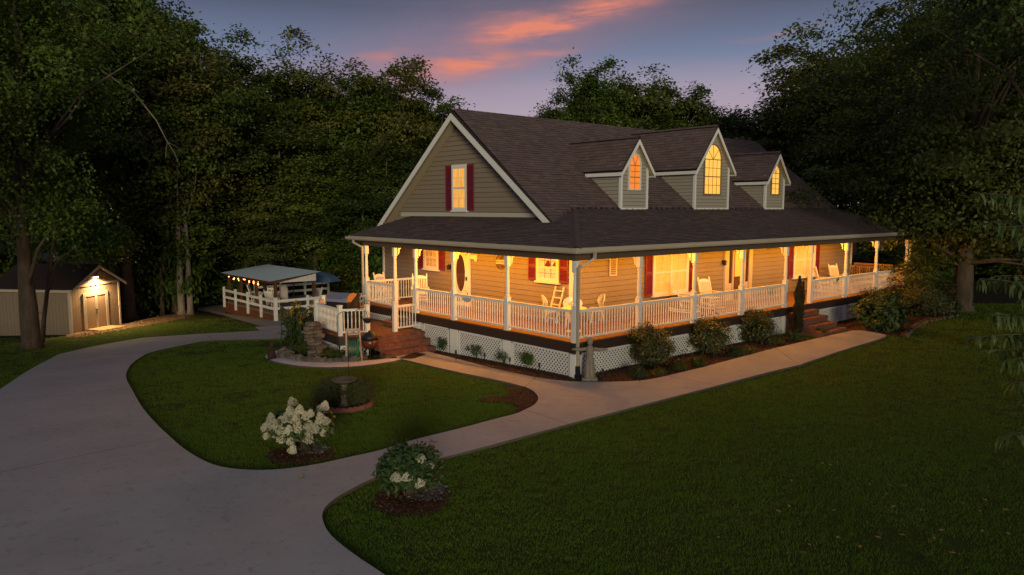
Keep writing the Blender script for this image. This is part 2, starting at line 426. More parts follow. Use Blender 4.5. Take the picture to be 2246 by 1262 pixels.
SLABS = [
 [(2.69,21.43),(1.19,22),(0.05,22.74),(-0.53,20.67),(-1.56,21.33),(-2.65,22.07),(-3.41,18.59),(-2.56,17.43),(-1.53,15.8),(-0.92,14.01)],
 [(-2.65,22.07),(-3.53,22.52),(-5.17,23.11),(-7.07,22.17),(-9.05,20.21),(-6.79,16.12),(-6.03,17.11),(-4.92,17.95),(-3.83,18.78),(-3.41,18.59)],
 [(-9.05,20.21),(-10.73,15.36),(-12.01,10.83),(-12.65,8.89),(-10.82,8),(-9.4,7.54),(-9.11,9.3),(-8.73,10.95),(-7.93,13.55),(-6.79,16.12)],
 [(-12.65,8.89),(-13.6,6.11),(-14.41,1.31),(-13.04,1.37),(-10.13,1.57),(-10.05,2.74),(-9.84,4.82),(-9.4,7.54),(-10.82,8)],
 [(-14.41,1.31),(-14.84,-2.43),(-14.6,-8.5),(-9,-8.5),(-9.87,-6.88),(-9.88,-6.16),(-9.9,-5.49),(-9.86,-4.76),(-9.68,-4.2),(-9.49,-3.9),(-9.15,-3.63),(-8.72,-3.45),(-8.47,-3.34),(-8.06,-3.25),(-7.74,-3.17),(-6.99,-3.2),(-5.61,-3.23),(-3.47,-3.21),(-3.42,-1.74),(-3.73,-1.86),(-4.49,-1.87),(-5.34,-1.93),(-6.59,-1.93),(-7.16,-2.03),(-7.56,-2.07),(-8.08,-2.02),(-8.66,-2.01),(-9.27,-1.84),(-9.66,-1.56),(-10.02,-1.07),(-10.16,-0.43),(-10.19,0.61),(-10.13,1.57),(-13.04,1.37)],
 [(-3.42,-1.74),(-2.94,-1.58),(-2.42,-1.15),(-2.04,-0.51),(-1.93,-0.07),(-0.93,0.56),(-0.76,-0.23),(-0.3,-0.85),(0.66,-1.56),(1.15,-1.71),(1.83,-1.73),(1.96,-3.3),(-1.2,-3.25),(-3.47,-3.21)],
 [(1.83,-1.73),(3.2,-1.74),(6.87,-1.58),(7.89,-1.55),(5.93,-3.42),(4.73,-3.34),(1.96,-3.3)],
 [(7.89,-1.55),(9.67,-1.55),(11.64,-1.56),(13.35,-1.59),(13.7,-1.89),(13.43,-2.73),(12.95,-3.08),(9.28,-3.18),(5.93,-3.42)],
 [(-0.93,0.56),(-0.96,2.14),(-0.74,4.26),(-0.48,6.61),(-1.57,6.78),(-1.94,6.12),(-1.94,5.49),(-2.01,3.88),(-2,2.48),(-1.91,0.97),(-1.93,-0.07)],
]
ROUND = [(-1.97,5.64),(-3.37,5.6),(-4.17,6.12),(-4.72,7.13),(-4.89,8.6),(-4.73,9.78),(-4.46,10.49),(-4.07,11.11),(-3.26,11.79),(-2.24,12.25),(-1.7,12.33),(-2.13,11.45),(-2.76,11.34),(-3.41,10.84),(-3.96,10.05),(-4.24,8.85),(-4.1,7.8),(-3.78,7.18),(-2.92,6.39),(-1.96,6.15)]
def softline(poly, n=2):
    """corner cutting that leaves sharp corners (joints) alone"""
    for _ in range(n):
        P = [Vector(p).to_2d() for p in poly]; m = len(P); q = []
        sharp = [abs((P[i] - P[i - 1]).angle_signed(P[(i + 1) % m] - P[i])) > R(38) for i in range(m)]
        for i in range(m):
            a, b = P[i], P[(i + 1) % m]
            q.append(a if sharp[i] else a * .75 + b * .25)
            if not sharp[(i + 1) % m]: q.append(a * .25 + b * .75)
        poly = [tuple(v) for v in q]
    return poly
def inset(poly, d):
    """pull an outline inwards so joints stay open"""
    P = [Vector(p) for p in poly]; n = len(P); ar = sum(P[i].x * P[(i + 1) % n].y - P[(i + 1) % n].x * P[i].y for i in range(n)); s = 1 if ar > 0 else -1
    o = []
    for i in range(n):
        a = (P[i] - P[i - 1]).normalized(); b = (P[(i + 1) % n] - P[i]).normalized(); t = a + b
        t = t.normalized() if t.length > .3 else b
        o.append(tuple(P[i] + Vector((-t.y, t.x)) * d * s))
    return o
drive = place('driveway', None); drive['kind'] = 'structure'
pathw = place('concrete_path', None); pathw['kind'] = 'structure'
for i, s in enumerate(SLABS):
    o = place('slab', fill('slab', inset(softline(s), .009), CONC, .07, step=1.2, thick=.12, edge_m=CONCE), drive if i < 5 else pathw)
struct('curved_path', fill('curved_path', inset(smoothpoly(ROUND, 1), .0), CONC2, .075, step=.5, thick=.14, edge_m=CONCE))

# planting beds
BED_FRONT = smoothpoly([(-0.3,-0.43), (-0.32,-0.98), (0.58,-1.63), (1.74,-1.8), (3.07,-1.82), (6.67,-1.7), (10.55,-1.61), (10.9, -.02), (6, -.02), (.05, -.02)], 1)
BED_LEFT = [(-.02, .1), (-.02, 6.6), (-0.62,6.33), (-0.88,4.07), (-1.05,2.04), (-1.04,0.43), (-0.71,-0.35), (-.02, -.02)]
BED_ROUND = smoothpoly([(-2.01,6.07), (-3.01,6.24), (-3.86,7.02), (-4.33,8.48), (-4.03,9.97), (-3.35,10.97), (-2.69,11.48), (-2.08,11.63), (-1.9, 9.2), (-2.2, 7.4), (-1.9, 6.7)], 1)
BED_RIGHT = smoothpoly([(13.61,-1.68), (13.46,-2.5), (13.92,-3.28), (15.49,-2.89), (18.27,-2.4), (21.09,-2.58), (22.59,-2.36), (22.6, .2), (12.9, -.1)], 1)
BED_CORNER = smoothpoly([(-3.5,-1.82), (-3.83,-1.73), (-3.24,-1.37), (-3.09,-0.95), (-3.7,-0.23), (-3.31,-0.1), (-2.84,-0.41), (-2.45,-0.13), (-2.15,0.58), (-1.89,-0.03), (-1.99,-0.48), (-2.4,-1.16), (-2.98,-1.66)], 1)
RING1 = smoothpoly([(-9.19,-0.85), (-8.83,-0.46), (-8.39,-0.73), (-8.03,-1.16), (-8.01,-1.54), (-8.31,-1.8), (-8.77,-1.72), (-9.18,-1.49)], 2)
RING2 = smoothpoly([(-8.72,-4), (-8.3,-3.65), (-7.87,-3.81), (-7.57,-4.18), (-7.59,-4.6), (-7.93,-4.97), (-8.42,-5.1), (-8.76,-4.8), (-8.86,-4.41)], 2)
for nm, b in (('flower_bed', BED_FRONT), ('flower_bed', BED_LEFT), ('flower_bed', BED_ROUND), ('flower_bed', BED_RIGHT), ('flower_bed', BED_CORNER), ('mulch_ring', RING1), ('mulch_ring', RING2)):
    struct(nm, fill(nm, b, MULCH, .022, step=.5))
GRAV = smoothpoly([(1.33,36.68), (1.89,33.98), (0.69,24.28), (0.33,21.62), (1.61,20.98), (2.84,21.2), (4.48,28.13), (2.11,24.76), (3.94,36.54), (3.71,38.33)], 1)
struct('gravel_strip', fill('gravel_strip', GRAV, GRAVEL, .02, step=1))
DIRTL = smoothpoly([(-7.43,28.59), (-7.4,26.52), (-5.12,28.67), (-2.97,30.05), (-0.28,32.42), (1.13,35.58), (-1.82,34.39), (-3.94,31.84), (-6.85,29.59)], 1)
LITM = mat('bare_dry_earth', (.20, .14, .085), 1, .05, 5, .8, (.10, .07, .045), bump=.6, bump_s=25)
struct('bare_earth', fill('bare_earth', DIRTL, LITM, .018, step=1))
ALLHARD = SLABS + [ROUND, BED_FRONT, BED_LEFT, BED_ROUND, BED_RIGHT, BED_CORNER, RING1, RING2, GRAV, DIRTL]
bboxes = [(min(p[0] for p in b), max(p[0] for p in b), min(p[1] for p in b), max(p[1] for p in b)) for b in ALLHARD]
def on_lawn(x, y):
    if not inside((x, y), LAWNP): return False
    if -3.2 < x < 23 and 0 < y < 15 and (x > 0 or y > 7.3): return False
    for b, (a, c, d, e) in zip(ALLHARD, bboxes):
        if a < x < c and d < y < e and inside((x, y), b): return False
    return True
import numpy as np
def in_view(x, y, marg=1.22):
    d = Vector((x, y, 0)) - CAM; f_ = Vector((math.cos(SA), math.sin(SA))); r_ = Vector((math.sin(SA), -math.cos(SA)))
    w = d.x * f_.x + d.y * f_.y
    return w > 4 and abs(d.x * r_.x + d.y * r_.y) < w * .6925 * marg + .5, w
def blades(name, pts, m, hgt, wid, per, spread, seed):
    g = np.random.default_rng(seed); P = np.array(pts); n = len(P) * per
    base = np.repeat(P, per, axis=0); s = base[:, 3:4]
    xy = base[:, :2] + g.normal(0, spread, (n, 2)) * s
    ang = g.uniform(0, 2 * math.pi, n); h = g.uniform(.6, 1.25, n) * hgt * (.75 + .25 * s[:, 0]); w = g.uniform(.7, 1.3, n) * wid * s[:, 0]
    lean = g.normal(0, .5, (n, 2)) * h[:, None]
    V = np.empty((n, 3, 3)); dx = np.cos(ang) * w * .5; dy = np.sin(ang) * w * .5
    V[:, 0, 0] = xy[:, 0] - dx; V[:, 0, 1] = xy[:, 1] - dy; V[:, 1, 0] = xy[:, 0] + dx; V[:, 1, 1] = xy[:, 1] + dy
    V[:, 0, 2] = V[:, 1, 2] = base[:, 2] - .004
    V[:, 2, 0] = xy[:, 0] + lean[:, 0]; V[:, 2, 1] = xy[:, 1] + lean[:, 1]; V[:, 2, 2] = base[:, 2] + h
    me = bpy.data.meshes.new(name); me.vertices.add(n * 3); me.vertices.foreach_set('co', V.ravel())
    me.loops.add(n * 3); me.loops.foreach_set('vertex_index', np.arange(n * 3)); me.polygons.add(n)
    me.polygons.foreach_set('loop_start', np.arange(0, n * 3, 3)); me.update(); me.materials.append(m)
    return me
def grass():
    r = random.Random(3); pts = []
    def area(x0, x1, y0, y1, n):
        for _ in range(n):
            x, y = r.uniform(x0, x1), r.uniform(y0, y1); v, w = in_view(x, y)
            if not v: continue
            s = max(1.0, w / 15)
            if r.random() > 1 / s ** 1.6: continue
            if not on_lawn(x, y): continue
            # worn, thinner patches
            if noise.noise(Vector((x * .35, y * .35, 3))) < -.42 and r.random() < .5: continue
            pts.append((x, y, zg(x, y), s * (1 + .25 * noise.noise(Vector((x * .9, y * .9, 0))))))
    area(-12, 30, -12, 4, int(42 * 16 * 52)); area(-12, 4, -12, 0, 16 * 12 * 40); area(-14, 3, -3, 14, int(17 * 17 * 46)); area(-22, 3, 5, 30, int(25 * 25 * 30))
    # tufts creeping over the paving edges
    for s in SLABS[:9] + [ROUND, RING1, RING2]:
        m_ = len(s); sm = smoothpoly(s, 1) if s in (ROUND, RING1, RING2) else softline(s)
        for a, b in zip(sm, sm[1:] + sm[:1]):
            a, b = Vector(a), Vector(b); L = (b - a).length
            for k in range(int(L / .05)):
                p = a.lerp(b, r.random()) + Vector((r.gauss(0, .05), r.gauss(0, .05))); v, w = in_view(p.x, p.y)
                if v and noise.noise(Vector((p.x * 1.3, p.y * 1.3, 7))) > -.25 and on_lawn(p.x, p.y): pts.append((p.x, p.y, zg(p.x, p.y), max(1.15, w / 15)))
    return pts
gp_ = grass()
go = place('grass', blades('grass', gp_, GRASSM, .042, .011, 22, .07, 5)); go['kind'] = 'stuff'


# ------------------------------------------------------------------ the house
DECK, CEIL = .97, 3.42
house = thing('farmhouse', 'tan farmhouse with wraparound lit porch, brown shingle roof and three dormers', 'house')
XW, YW, XE, YB = 2.5, 2.6, 22.2, 14.1      # wall faces
RZ, RY, BY, BZ = 8.22, 8.3, 3.47, 4.62     # ridge, pitch break
SL = (RZ - BZ) / (RY - BY)
def zmain(y): return RZ - SL * abs(RY - y) if y <= RY else RZ - .79 * (y - RY)
def part(b, name, m, **k): return b.build(name, m, house, **k)
# solid walls
b = MB(); b.prism([(XW, YW, -.2), (XW, YB, -.9), (XW, YB, 3.5), (XW, RY, 8.06), (XW, YW, 3.85)], (XE - XW, 0, 0)); part(b, 'wall', UNDER)

def lap_boards(poly, plane, pos, expo, m, sgn=-1, zoff=0):
    """lap siding: every course its own board. poly is (a, z) on plane 'x' (a = y) or 'y' (a = x); faces sgn side"""
    z0 = min(p[1] for p in poly); z1 = max(p[1] for p in poly); z = z0 + zoff
    while z < z1 - .01:
        s = clip(clip(poly, 0, -1, -z), 0, 1, z + expo)
        if len(s) >= 3:
            lo = max(z, min(p[1] for p in s)); hi = min(z + expo, max(p[1] for p in s))
            def rng(h):
                e = [p[0] for p in clip(clip(poly, 0, -1, -(h - 1e-4)), 0, 1, h + 1e-4)]
                return (min(e), max(e)) if e else None
            l, h = rng(lo + 2e-4), rng(hi - 2e-4)
            if l and h and l[1] - l[0] > .05:
                t0, t1 = .030, .010; full = hi - lo > expo * .9; hi_ = hi; hi = hi - .013 if full else hi
                def P(a, zz, d): return (pos + sgn * d, a, zz) if plane == 'x' else (a, pos + sgn * d, zz)
                v = [P(l[0], lo, t0), P(l[1], lo, t0), P(h[1], hi, t1), P(h[0], hi, t1), P(l[0], lo, -.01), P(l[1], lo, -.01), P(h[1], hi, -.01), P(h[0], hi, -.01)]
                bb = MB(); bb.add(v, [(0, 1, 2, 3), (7, 6, 5, 4), (0, 4, 5, 1), (1, 5, 6, 2), (2, 6, 7, 3), (3, 7, 4, 0)])
                part(bb, 'siding_board', m)
        z += expo
lap_boards([(YW + .05, DECK), (YB - .05, DECK), (YB - .05, 3.6), (RY, 8.15), (YW + .05, 3.85)], 'x', XW, .178, SIDING)
lap_boards([(11.4, -.55), (YB - .05, -.55), (YB - .05, DECK), (11.4, DECK)], 'x', XW, .178, SIDING)
lap_boards([(XW + .05, DECK), (XE - .05, DECK), (XE - .05, CEIL), (XW + .05, CEIL)], 'y', YW, .178, SIDING)
# corner boards and gable frieze
for bx in ((XW - .045, XW + .07, YW - .045, YW + .07, DECK, CEIL), (XW - .045, XW + .07, YB - .08, YB + .03, -.9, 3.45), (XE - .08, XE + .03, YW - .045, YW + .07, DECK, CEIL)):
    part(MB().box(*bx), 'corner_board', TRIM)
part(MB().box(XW - .05, XW - .02, 3.6, 12.6, 4.33, 4.50), 'frieze_board', mat('frieze_tan', (.46, .42, .35), .5, .3))

# ---- roof planes: slab + courses of shingles
SH = MB(); srnd = random.Random(11)
def roof_plane(pts, name='roof', thick=.07, expo=.145):
    P = [Vector(p) for p in pts]; n = (P[1] - P[0]).cross(P[2] - P[0]).normalized()
    if n.z < 0: n = -n
    ea = Vector((0, 0, 1)).cross(n).normalized(); up = n.cross(ea)
    if up.z < 0: up = -up
    o = P[0]; q = [((p - o).dot(ea), (p - o).dot(up)) for p in P]
    bb = MB(); bb.prism([p - n * .004 for p in P], -n * thick); part(bb, name, ROOFB)
    b0 = min(p[1] for p in q); b1 = max(p[1] for p in q); y = b0 - .01; row = 0
    def rng(h):
        e = [p[0] for p in clip(clip(q, 0, -1, -(h - 1e-4)), 0, 1, h + 1e-4)]
        return (min(e), max(e)) if e else None
    while y < b1:
        lo, hi = max(y, b0 + 1e-3), min(y + expo + .02, b1 - 1e-3)
        if hi > lo:
            l, h = rng(lo), rng(hi)
            if l and h:
                A0, A1 = min(l[0], h[0]), max(l[1], h[1]); a = A0 - srnd.uniform(0, .3)
                while a < A1:
                    w = srnd.uniform(.20, .42); lift = srnd.uniform(.014, .030); dr = srnd.uniform(0, .012)
                    c0, c1 = max(a, l[0]), min(a + w - .005, l[1]); d0, d1 = max(a, h[0]), min(a + w - .005, h[1])
                    if c1 - c0 > .01 or d1 - d0 > .01:
                        c1 = max(c0, c1); d1 = max(d0, d1)
                        pt = lambda x, yy, z: o + ea * x + up * yy + n * z
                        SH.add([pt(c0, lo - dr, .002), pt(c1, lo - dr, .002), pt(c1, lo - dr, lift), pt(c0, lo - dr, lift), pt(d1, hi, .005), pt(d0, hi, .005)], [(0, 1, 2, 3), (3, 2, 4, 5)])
                    a += w
        y += expo; row += 1
    return n
PS = (BZ - 3.6) / (BY + .3)
roof_plane([(-.3, -.3, 3.6), (22.94, -.3, 3.6), (22.5, BY, BZ), (BY, BY, BZ)], 'porch_roof')
roof_plane([(-.3, 12.13, 3.6), (-.3, -.3, 3.6), (BY, BY, BZ), (XW, 11.85, 3.6 + PS * 2.8)], 'porch_roof')
XR0 = 1.95
yv = BY - (BZ - (3.6 + PS * (XR0 + .3))) / SL
roof_plane([(XR0, yv - .05, zmain(yv - .05)), (BY - .1, BY, BZ + .015), (22.42, BY, BZ + .015), (22.42, RY, RZ), (XR0, RY, RZ)], 'main_roof')
b = MB(); b.prism([(XR0, RY, RZ), (22.42, RY, RZ), (22.42, 14.5, zmain(14.5)), (XR0, 14.5, zmain(14.5))], (0, 0, -.08)); part(b, 'rear_roof', ROOFB)
# ridge and hip caps
caps = MB()
def cap_row(a, bb_, w=.15):
    a = Vector(a); e = Vector(bb_); d = (e - a); L = d.length; d.normalize(); sd_ = d.cross(Vector((0, 0, 1))).normalized(); n = int(L / .16)
    for i in range(n):
        p = a + d * (L * i / n); q = a + d * (L * (i + 1.25) / n); up = Vector((0, 0, .035))
        caps.add([p - sd_ * w - up * 1.2, p + up, p + sd_ * w - up * 1.2, q - sd_ * w - up * 1.5, q + up * .7, q + sd_ * w - up * 1.5], [(0, 1, 4, 3), (1, 2, 5, 4)])
cap_row((XR0, RY, RZ + .03), (22.4, RY, RZ + .03)); cap_row((-.3, -.3, 3.63), (BY, BY, BZ + .03))
# rakes: white boards, dark drip edge is the roof slab; soffit beneath
def rake(x, y0, y1, d=.20, t=.04, nm='rake_board'):
    z0, z1 = zmain(y0) - .085, zmain(y1) - .085
    bb = MB(); bb.prism([(x - t, y0, z0), (x - t, y1, z1), (x - t, y1, z1 - d * 1.2), (x - t, y0, z0 - d * 1.2)], (t * .95, 0, 0)); part(bb, nm, TRIM)
rake(XR0, yv - .1, RY); rake(XR0, 13.9, RY)
for y0 in (yv + .3, 13.6):
    bb = MB(); bb.prism([(XR0 + .01, y0, zmain(y0) - .15), (XR0 + .01, RY, RZ - .15), (XW - .03, RY, RZ - .15), (XW - .03, y0, zmain(y0) - .15)], (0, 0, -.02)); part(bb, 'gable_soffit', mat('gable_soffit_paint', (.34, .28, .2), .6))
# ---- porch ceiling, beam, eave, gutters
b = MB(); b.box(.05, 22.3, .05, YW, CEIL, CEIL + .03); part(b, 'porch_ceiling', CEILP)
b = MB(); b.box(.05, XW, YW, 11.3, CEIL, CEIL + .03); part(b, 'porch_ceiling', CEILP)
def rbeam(x0, x1, y0, y1): part(MB().box(x0, x1, y0, y1, 3.24, CEIL + .02), 'porch_beam', SOFFIT)
rbeam(-.09, 22.3, -.09, .09); rbeam(-.09, .09, .092, 11.35); rbeam(22.12, 22.3, .092, YW); rbeam(.092, XW, 11.17, 11.35)
part(MB().box(-.27, 22.9, -.27, .045, CEIL + .022, CEIL + .045), 'porch_soffit', SOFFIT); part(MB().box(-.27, .045, .05, 12.1, CEIL + .022, CEIL + .045), 'porch_soffit', SOFFIT)
DARKB_ = mat('gutter_shade_black', (.012, .010, .009), 1, .05)  # near-black that paints the shade inside the gutters
def gutter(a, c, axis):
    pr = [(0, 0), (-.10, 0), (-.125, .05), (-.125, .115), (-.11, .115), (-.11, .06), (-.09, .02), (0, .02)]
    if axis == 'x': pts = [(a, -.3 + p, 3.46 + q) for p, q in pr]; off = (c - a, 0, 0)
    else: pts = [(-.3 + p, a, 3.46 + q) for p, q in pr]; off = (0, c - a, 0)
    part(MB().prism(pts, off), 'gutter', GUTTER)
gutter(-.424, 22.94, 'x'); gutter(-.424, 12.13, 'y')
part(MB().box(-.40, 22.93, -.405, -.305, 3.50, 3.562), 'gutter_shade', DARKB_); part(MB().box(-.405, -.305, -.30, 12.12, 3.50, 3.562), 'gutter_shade', DARKB_)  # black boxes fill the gutters in place of shade
part(MB().box(-.30, 22.92, -.30, -.272, 3.44, 3.60), 'fascia_board', GUTTER); part(MB().box(-.30, -.272, -.27, 12.1, 3.44, 3.60), 'fascia_board', GUTTER)
part(MB().prism([(22.93, -.3, 3.44), (22.93, -.3, 3.58), (22.52, BY, BZ - .02), (22.52, BY, BZ - .2)], (-.03, 0, 0)), 'rake_board', TRIM)
part(MB().prism([(-.3, 12.12, 3.44), (-.3, 12.12, 3.58), (XW - .03, 11.86, 4.33), (XW - .03, 11.86, 4.15)], (0, -.03, 0)), 'rake_board', TRIM)
def downspout(pts, foot=None):
    d = MB()
    for p, q in zip(pts, pts[1:]): d.bar(p, q, .075, .06)
    for p in pts[1:-1]: d.box(p[0] - .037, p[0] + .037, p[1] - .037, p[1] + .037, p[2] - .035, p[2] + .035)
    part(d, 'downspout', GUTTER)
    if foot: part(MB().bar(pts[-1], foot, .10, .10).box(foot[0] - .07, foot[0] + .07, foot[1] - .07, foot[1] + .07, foot[2] - .04, foot[2] + .08), 'drain_boot', IRON)
downspout([(.38, -.36, 3.47), (.37, -.36, 3.30), (.06, -.14, 3.10), (-.02, -.13, 3.02), (-.02, -.13, .34)], (-.03, -.16, .03))
downspout([(-.36, 11.6, 3.47), (-.36, 11.6, 3.36), (-.13, 11.33, 3.18), (-.13, 11.33, 3.08), (-.13, 11.33, .3)])
downspout([(22.55, -.36, 3.47), (22.55, -.36, 3.34), (22.25, -.13, 3.14), (22.25, -.13, .1)])

# ---- deck, skirt, lattice, piers
DZ = .95
board = MB().box(-.068, .068, 0, 1, 0, .028).mesh('deck_board', DECKB)
n = 0; x = -.02
while x < 22.3:
    o = place('deck_board', board, house, (x + .07, -.06, DECK - .028), 0, (1, YW + .06, 1)); x += .142; n += 1
y = YW + .02
while y < 11.3:
    o = place('deck_board', board, house, (XW, y + .07, DECK - .028), R(90), (1, XW + .06, 1)); y += .142
for bx in ((-.06, 22.3, -.02, .02), (-.02, .02, .022, 11.35)): part(MB().box(bx[0], bx[1], bx[2], bx[3], .62 if False else .66, DECK - .03), 'skirt_board', SKIRT)
part(MB().box(0.022, XW, 11.31, 11.35, .66, DECK - .03), 'skirt_board', SKIRT)
LATW = mat('white_lattice', (.66, .63, .60), .6, .3)
DARKB = mat('void_shade_black', (.01, .009, .008), 1, 0)  # near-black, the shade of hollow spaces put into the colour
def lattice_mesh(L, h0, h1, s=.092, w=.042):
    """two crossed layers of strips clipped to a panel L long, bottom falling from 0 at h0..h1 (z of the bottom edge at both ends), top at 0"""
    poly = [(0, h0), (L, h1), (L, 0), (0, 0)]; bb = MB(); H = max(-h0, -h1)
    for k, sg in enumerate((1, -1)):
        c = -H - L
        while c < L + H:
            # strip: |a*sg + z - c| < w*.7
            q = clip(clip(poly, sg, 1, c + w * .707), -sg, -1, -(c - w * .707))
            if len(q) >= 3: bb.prism([(p[0], -.008 * k, p[1]) for p in q], (0, -.008, 0))
            c += s * 1.414
    return bb
def lattice_panel(a, c, za, zc, top, rz, par=None):
    """panel between ground points a, c (xy)"""
    L = (Vector(c) - Vector(a)).length
    fr = MB(); t = .05
    fr.bar((0, -.02, -t / 2), (L, -.02, -t / 2), .03, t); fr.bar((t / 2, -.02, 0), (t / 2, -.02, za - top), t, .03, (0, 1, 0)); fr.bar((L - t / 2, -.02, 0), (L - t / 2, -.02, zc - top), t, .03, (0, 1, 0))
    ang = math.atan2(c[1] - a[1], c[0] - a[0])
    p = place('lattice_panel', fr.mesh('lattice_panel', LATW), par or house, (a[0], a[1], top), ang)
    l = place('lattice', lattice_mesh(L, za - top, zc - top).mesh('lattice', LATW), p, (0, 0, 0)); l['kind'] = 'stuff'
    return p
COLX = [0, 2.72, 5.47, 8.25, 11.2, 13.1, 16.05, 18.95, 22.2]; COLY = [2.85, 5.58, 7.83, 9.2, 11.26]
g_ = lambda x, y: zg(x, y) + .0
for x0, x1 in ((.2, 2.5), (2.95, 5.25), (5.7, 8.0), (8.5, 10.9), (13.3, 15.8), (16.3, 18.7), (19.2, 22)):
    lattice_panel((x0, -.0), (x1, -.0), g_(x0, 0), g_(x1, 0), .66, 0)
for y0, y1 in ((.15, 2.62), (3.1, 5.3), (5.85, 7.35), (7.4, 11.2)):
    lattice_panel((0, y1), (0, y0), g_(0, y1), g_(0, y0), .66, 0)
part(MB().box(.12, 22.2, .10, .12, -.1, .9), 'crawlspace_shade', DARKB); part(MB().box(.10, .12, .12, 11.3, -.7, .9), 'crawlspace_shade', DARKB)  # near-black sheets paint the shade under the porch deck
for p in [(x, 0) for x in COLX] + [(0, y) for y in COLY[:3]]:
    w = .20 if p != (0, 0) else .13
    if p[0] == 0 and p[1] > 0: bx = (-.035, .1, p[1] - w, p[1] + w)
    elif p == (0, 0): bx = (-.09, .1, -.09, .1)
    else: bx = (p[0] - w, p[0] + w, -.035, .1)
    part(MB().box(*bx, zg(*p) - .05, .655), 'pier', WHITE)

# ---- turned porch posts
def post_mesh():
    b = MB(); b.box(-.075, .075, -.075, .075, 0, 1.0); b.lathe([(.075, 1.0), (.06, 1.02), (.072, 1.05), (.072, 1.07), (.05, 1.10), (.062, 1.13), (.066, 1.2), (.058, 1.6), (.05, 1.84), (.062, 1.87), (.062, 1.90), (.05, 1.92), (.074, 1.95)], n=12)
    b.box(-.07, .07, -.07, .07, 1.95, 2.27); b.box(-.082, .082, -.082, .082, 1.0, 1.018); return b.mesh('porch_post', WHITE)
PM = post_mesh()
def bracket_mesh():
    b = MB(); pts = [(.07, 0, 2.27), (.20, 0, 2.27), (.19, 0, 2.23), (.13, 0, 2.20), (.11, 0, 2.14), (.10, 0, 2.04), (.07, 0, 2.0)]
    b.prism([(x, -.012, z) for x, y, z in pts], (0, .024, 0)); return b.mesh('bracket', WHITE)
BM = bracket_mesh()
for i, x in enumerate(COLX):
    p = place('porch_post', PM, house, (x, 0, DECK))
    if i not in (0, 8): place('bracket', BM, p, (0, .085, 0), R(90))
for y in COLY:
    p = place('porch_post', PM, house, (0, y, DECK))
    if y < 11: place('bracket', BM, p, (.085, 0, 0), 0)
# ---- railings with turned balusters
BALM = MB().lathe([(.019, 0), (.019, .16), (.012, .175), (.021, .20), (.014, .235), (.019, .30), (.021, .36), (.015, .47), (.013, .50), (.020, .515), (.013, .53), (.019, .55), (.019, .70)], n=7).mesh('baluster', WHITE)
def railing(a, c, z0, h=.9, par=None, name='porch_railing', gap=.115, za=None):
    """rail between two posts; z0 deck height at a, za height at c when sloping"""
    a = Vector((a[0], a[1], z0)); c = Vector((c[0], c[1], z0 if za is None else za)); L = (c.xy - a.xy).length; sl = (c.z - a.z)
    ang = math.atan2(c.y - a.y, c.x - a.x); b = MB()
    b.bar((0, 0, h - .02), (L, 0, h - .02 + sl), .075, .04); b.bar((0, 0, h - .06), (L, 0, h - .06 + sl), .04, .04);
    r = place(name, b.mesh(name, WHITE), par or house, a, ang); place('bottom_rail', MB().bar((0, 0, .12), (L, 0, .12 + sl), .045, .05).mesh('bottom_rail', WHITE), r); n = max(1, int(L / gap))
    for k in range(n):
        t = (k + .5) / n; place('baluster', BALM, r, (L * t, 0, .14 + sl * t), 0, (1, 1, (h - .2) / .70))
    return r
for x0, x1 in zip(COLX, COLX[1:]):
    if x0 == 11.2: continue
    railing((x0 + .08, 0), (x1 - .08, 0), DECK)
ys = [0] + COLY
for y0, y1 in zip(ys, ys[1:]):
    if y0 == 7.83: continue
    railing((0, y1 - .08), (0, y0 + .08), DECK)
railing((.08, 11.26), (XW - .05, 11.26), DECK)
railing((22.2, .08), (22.2, YW - .05), DECK)

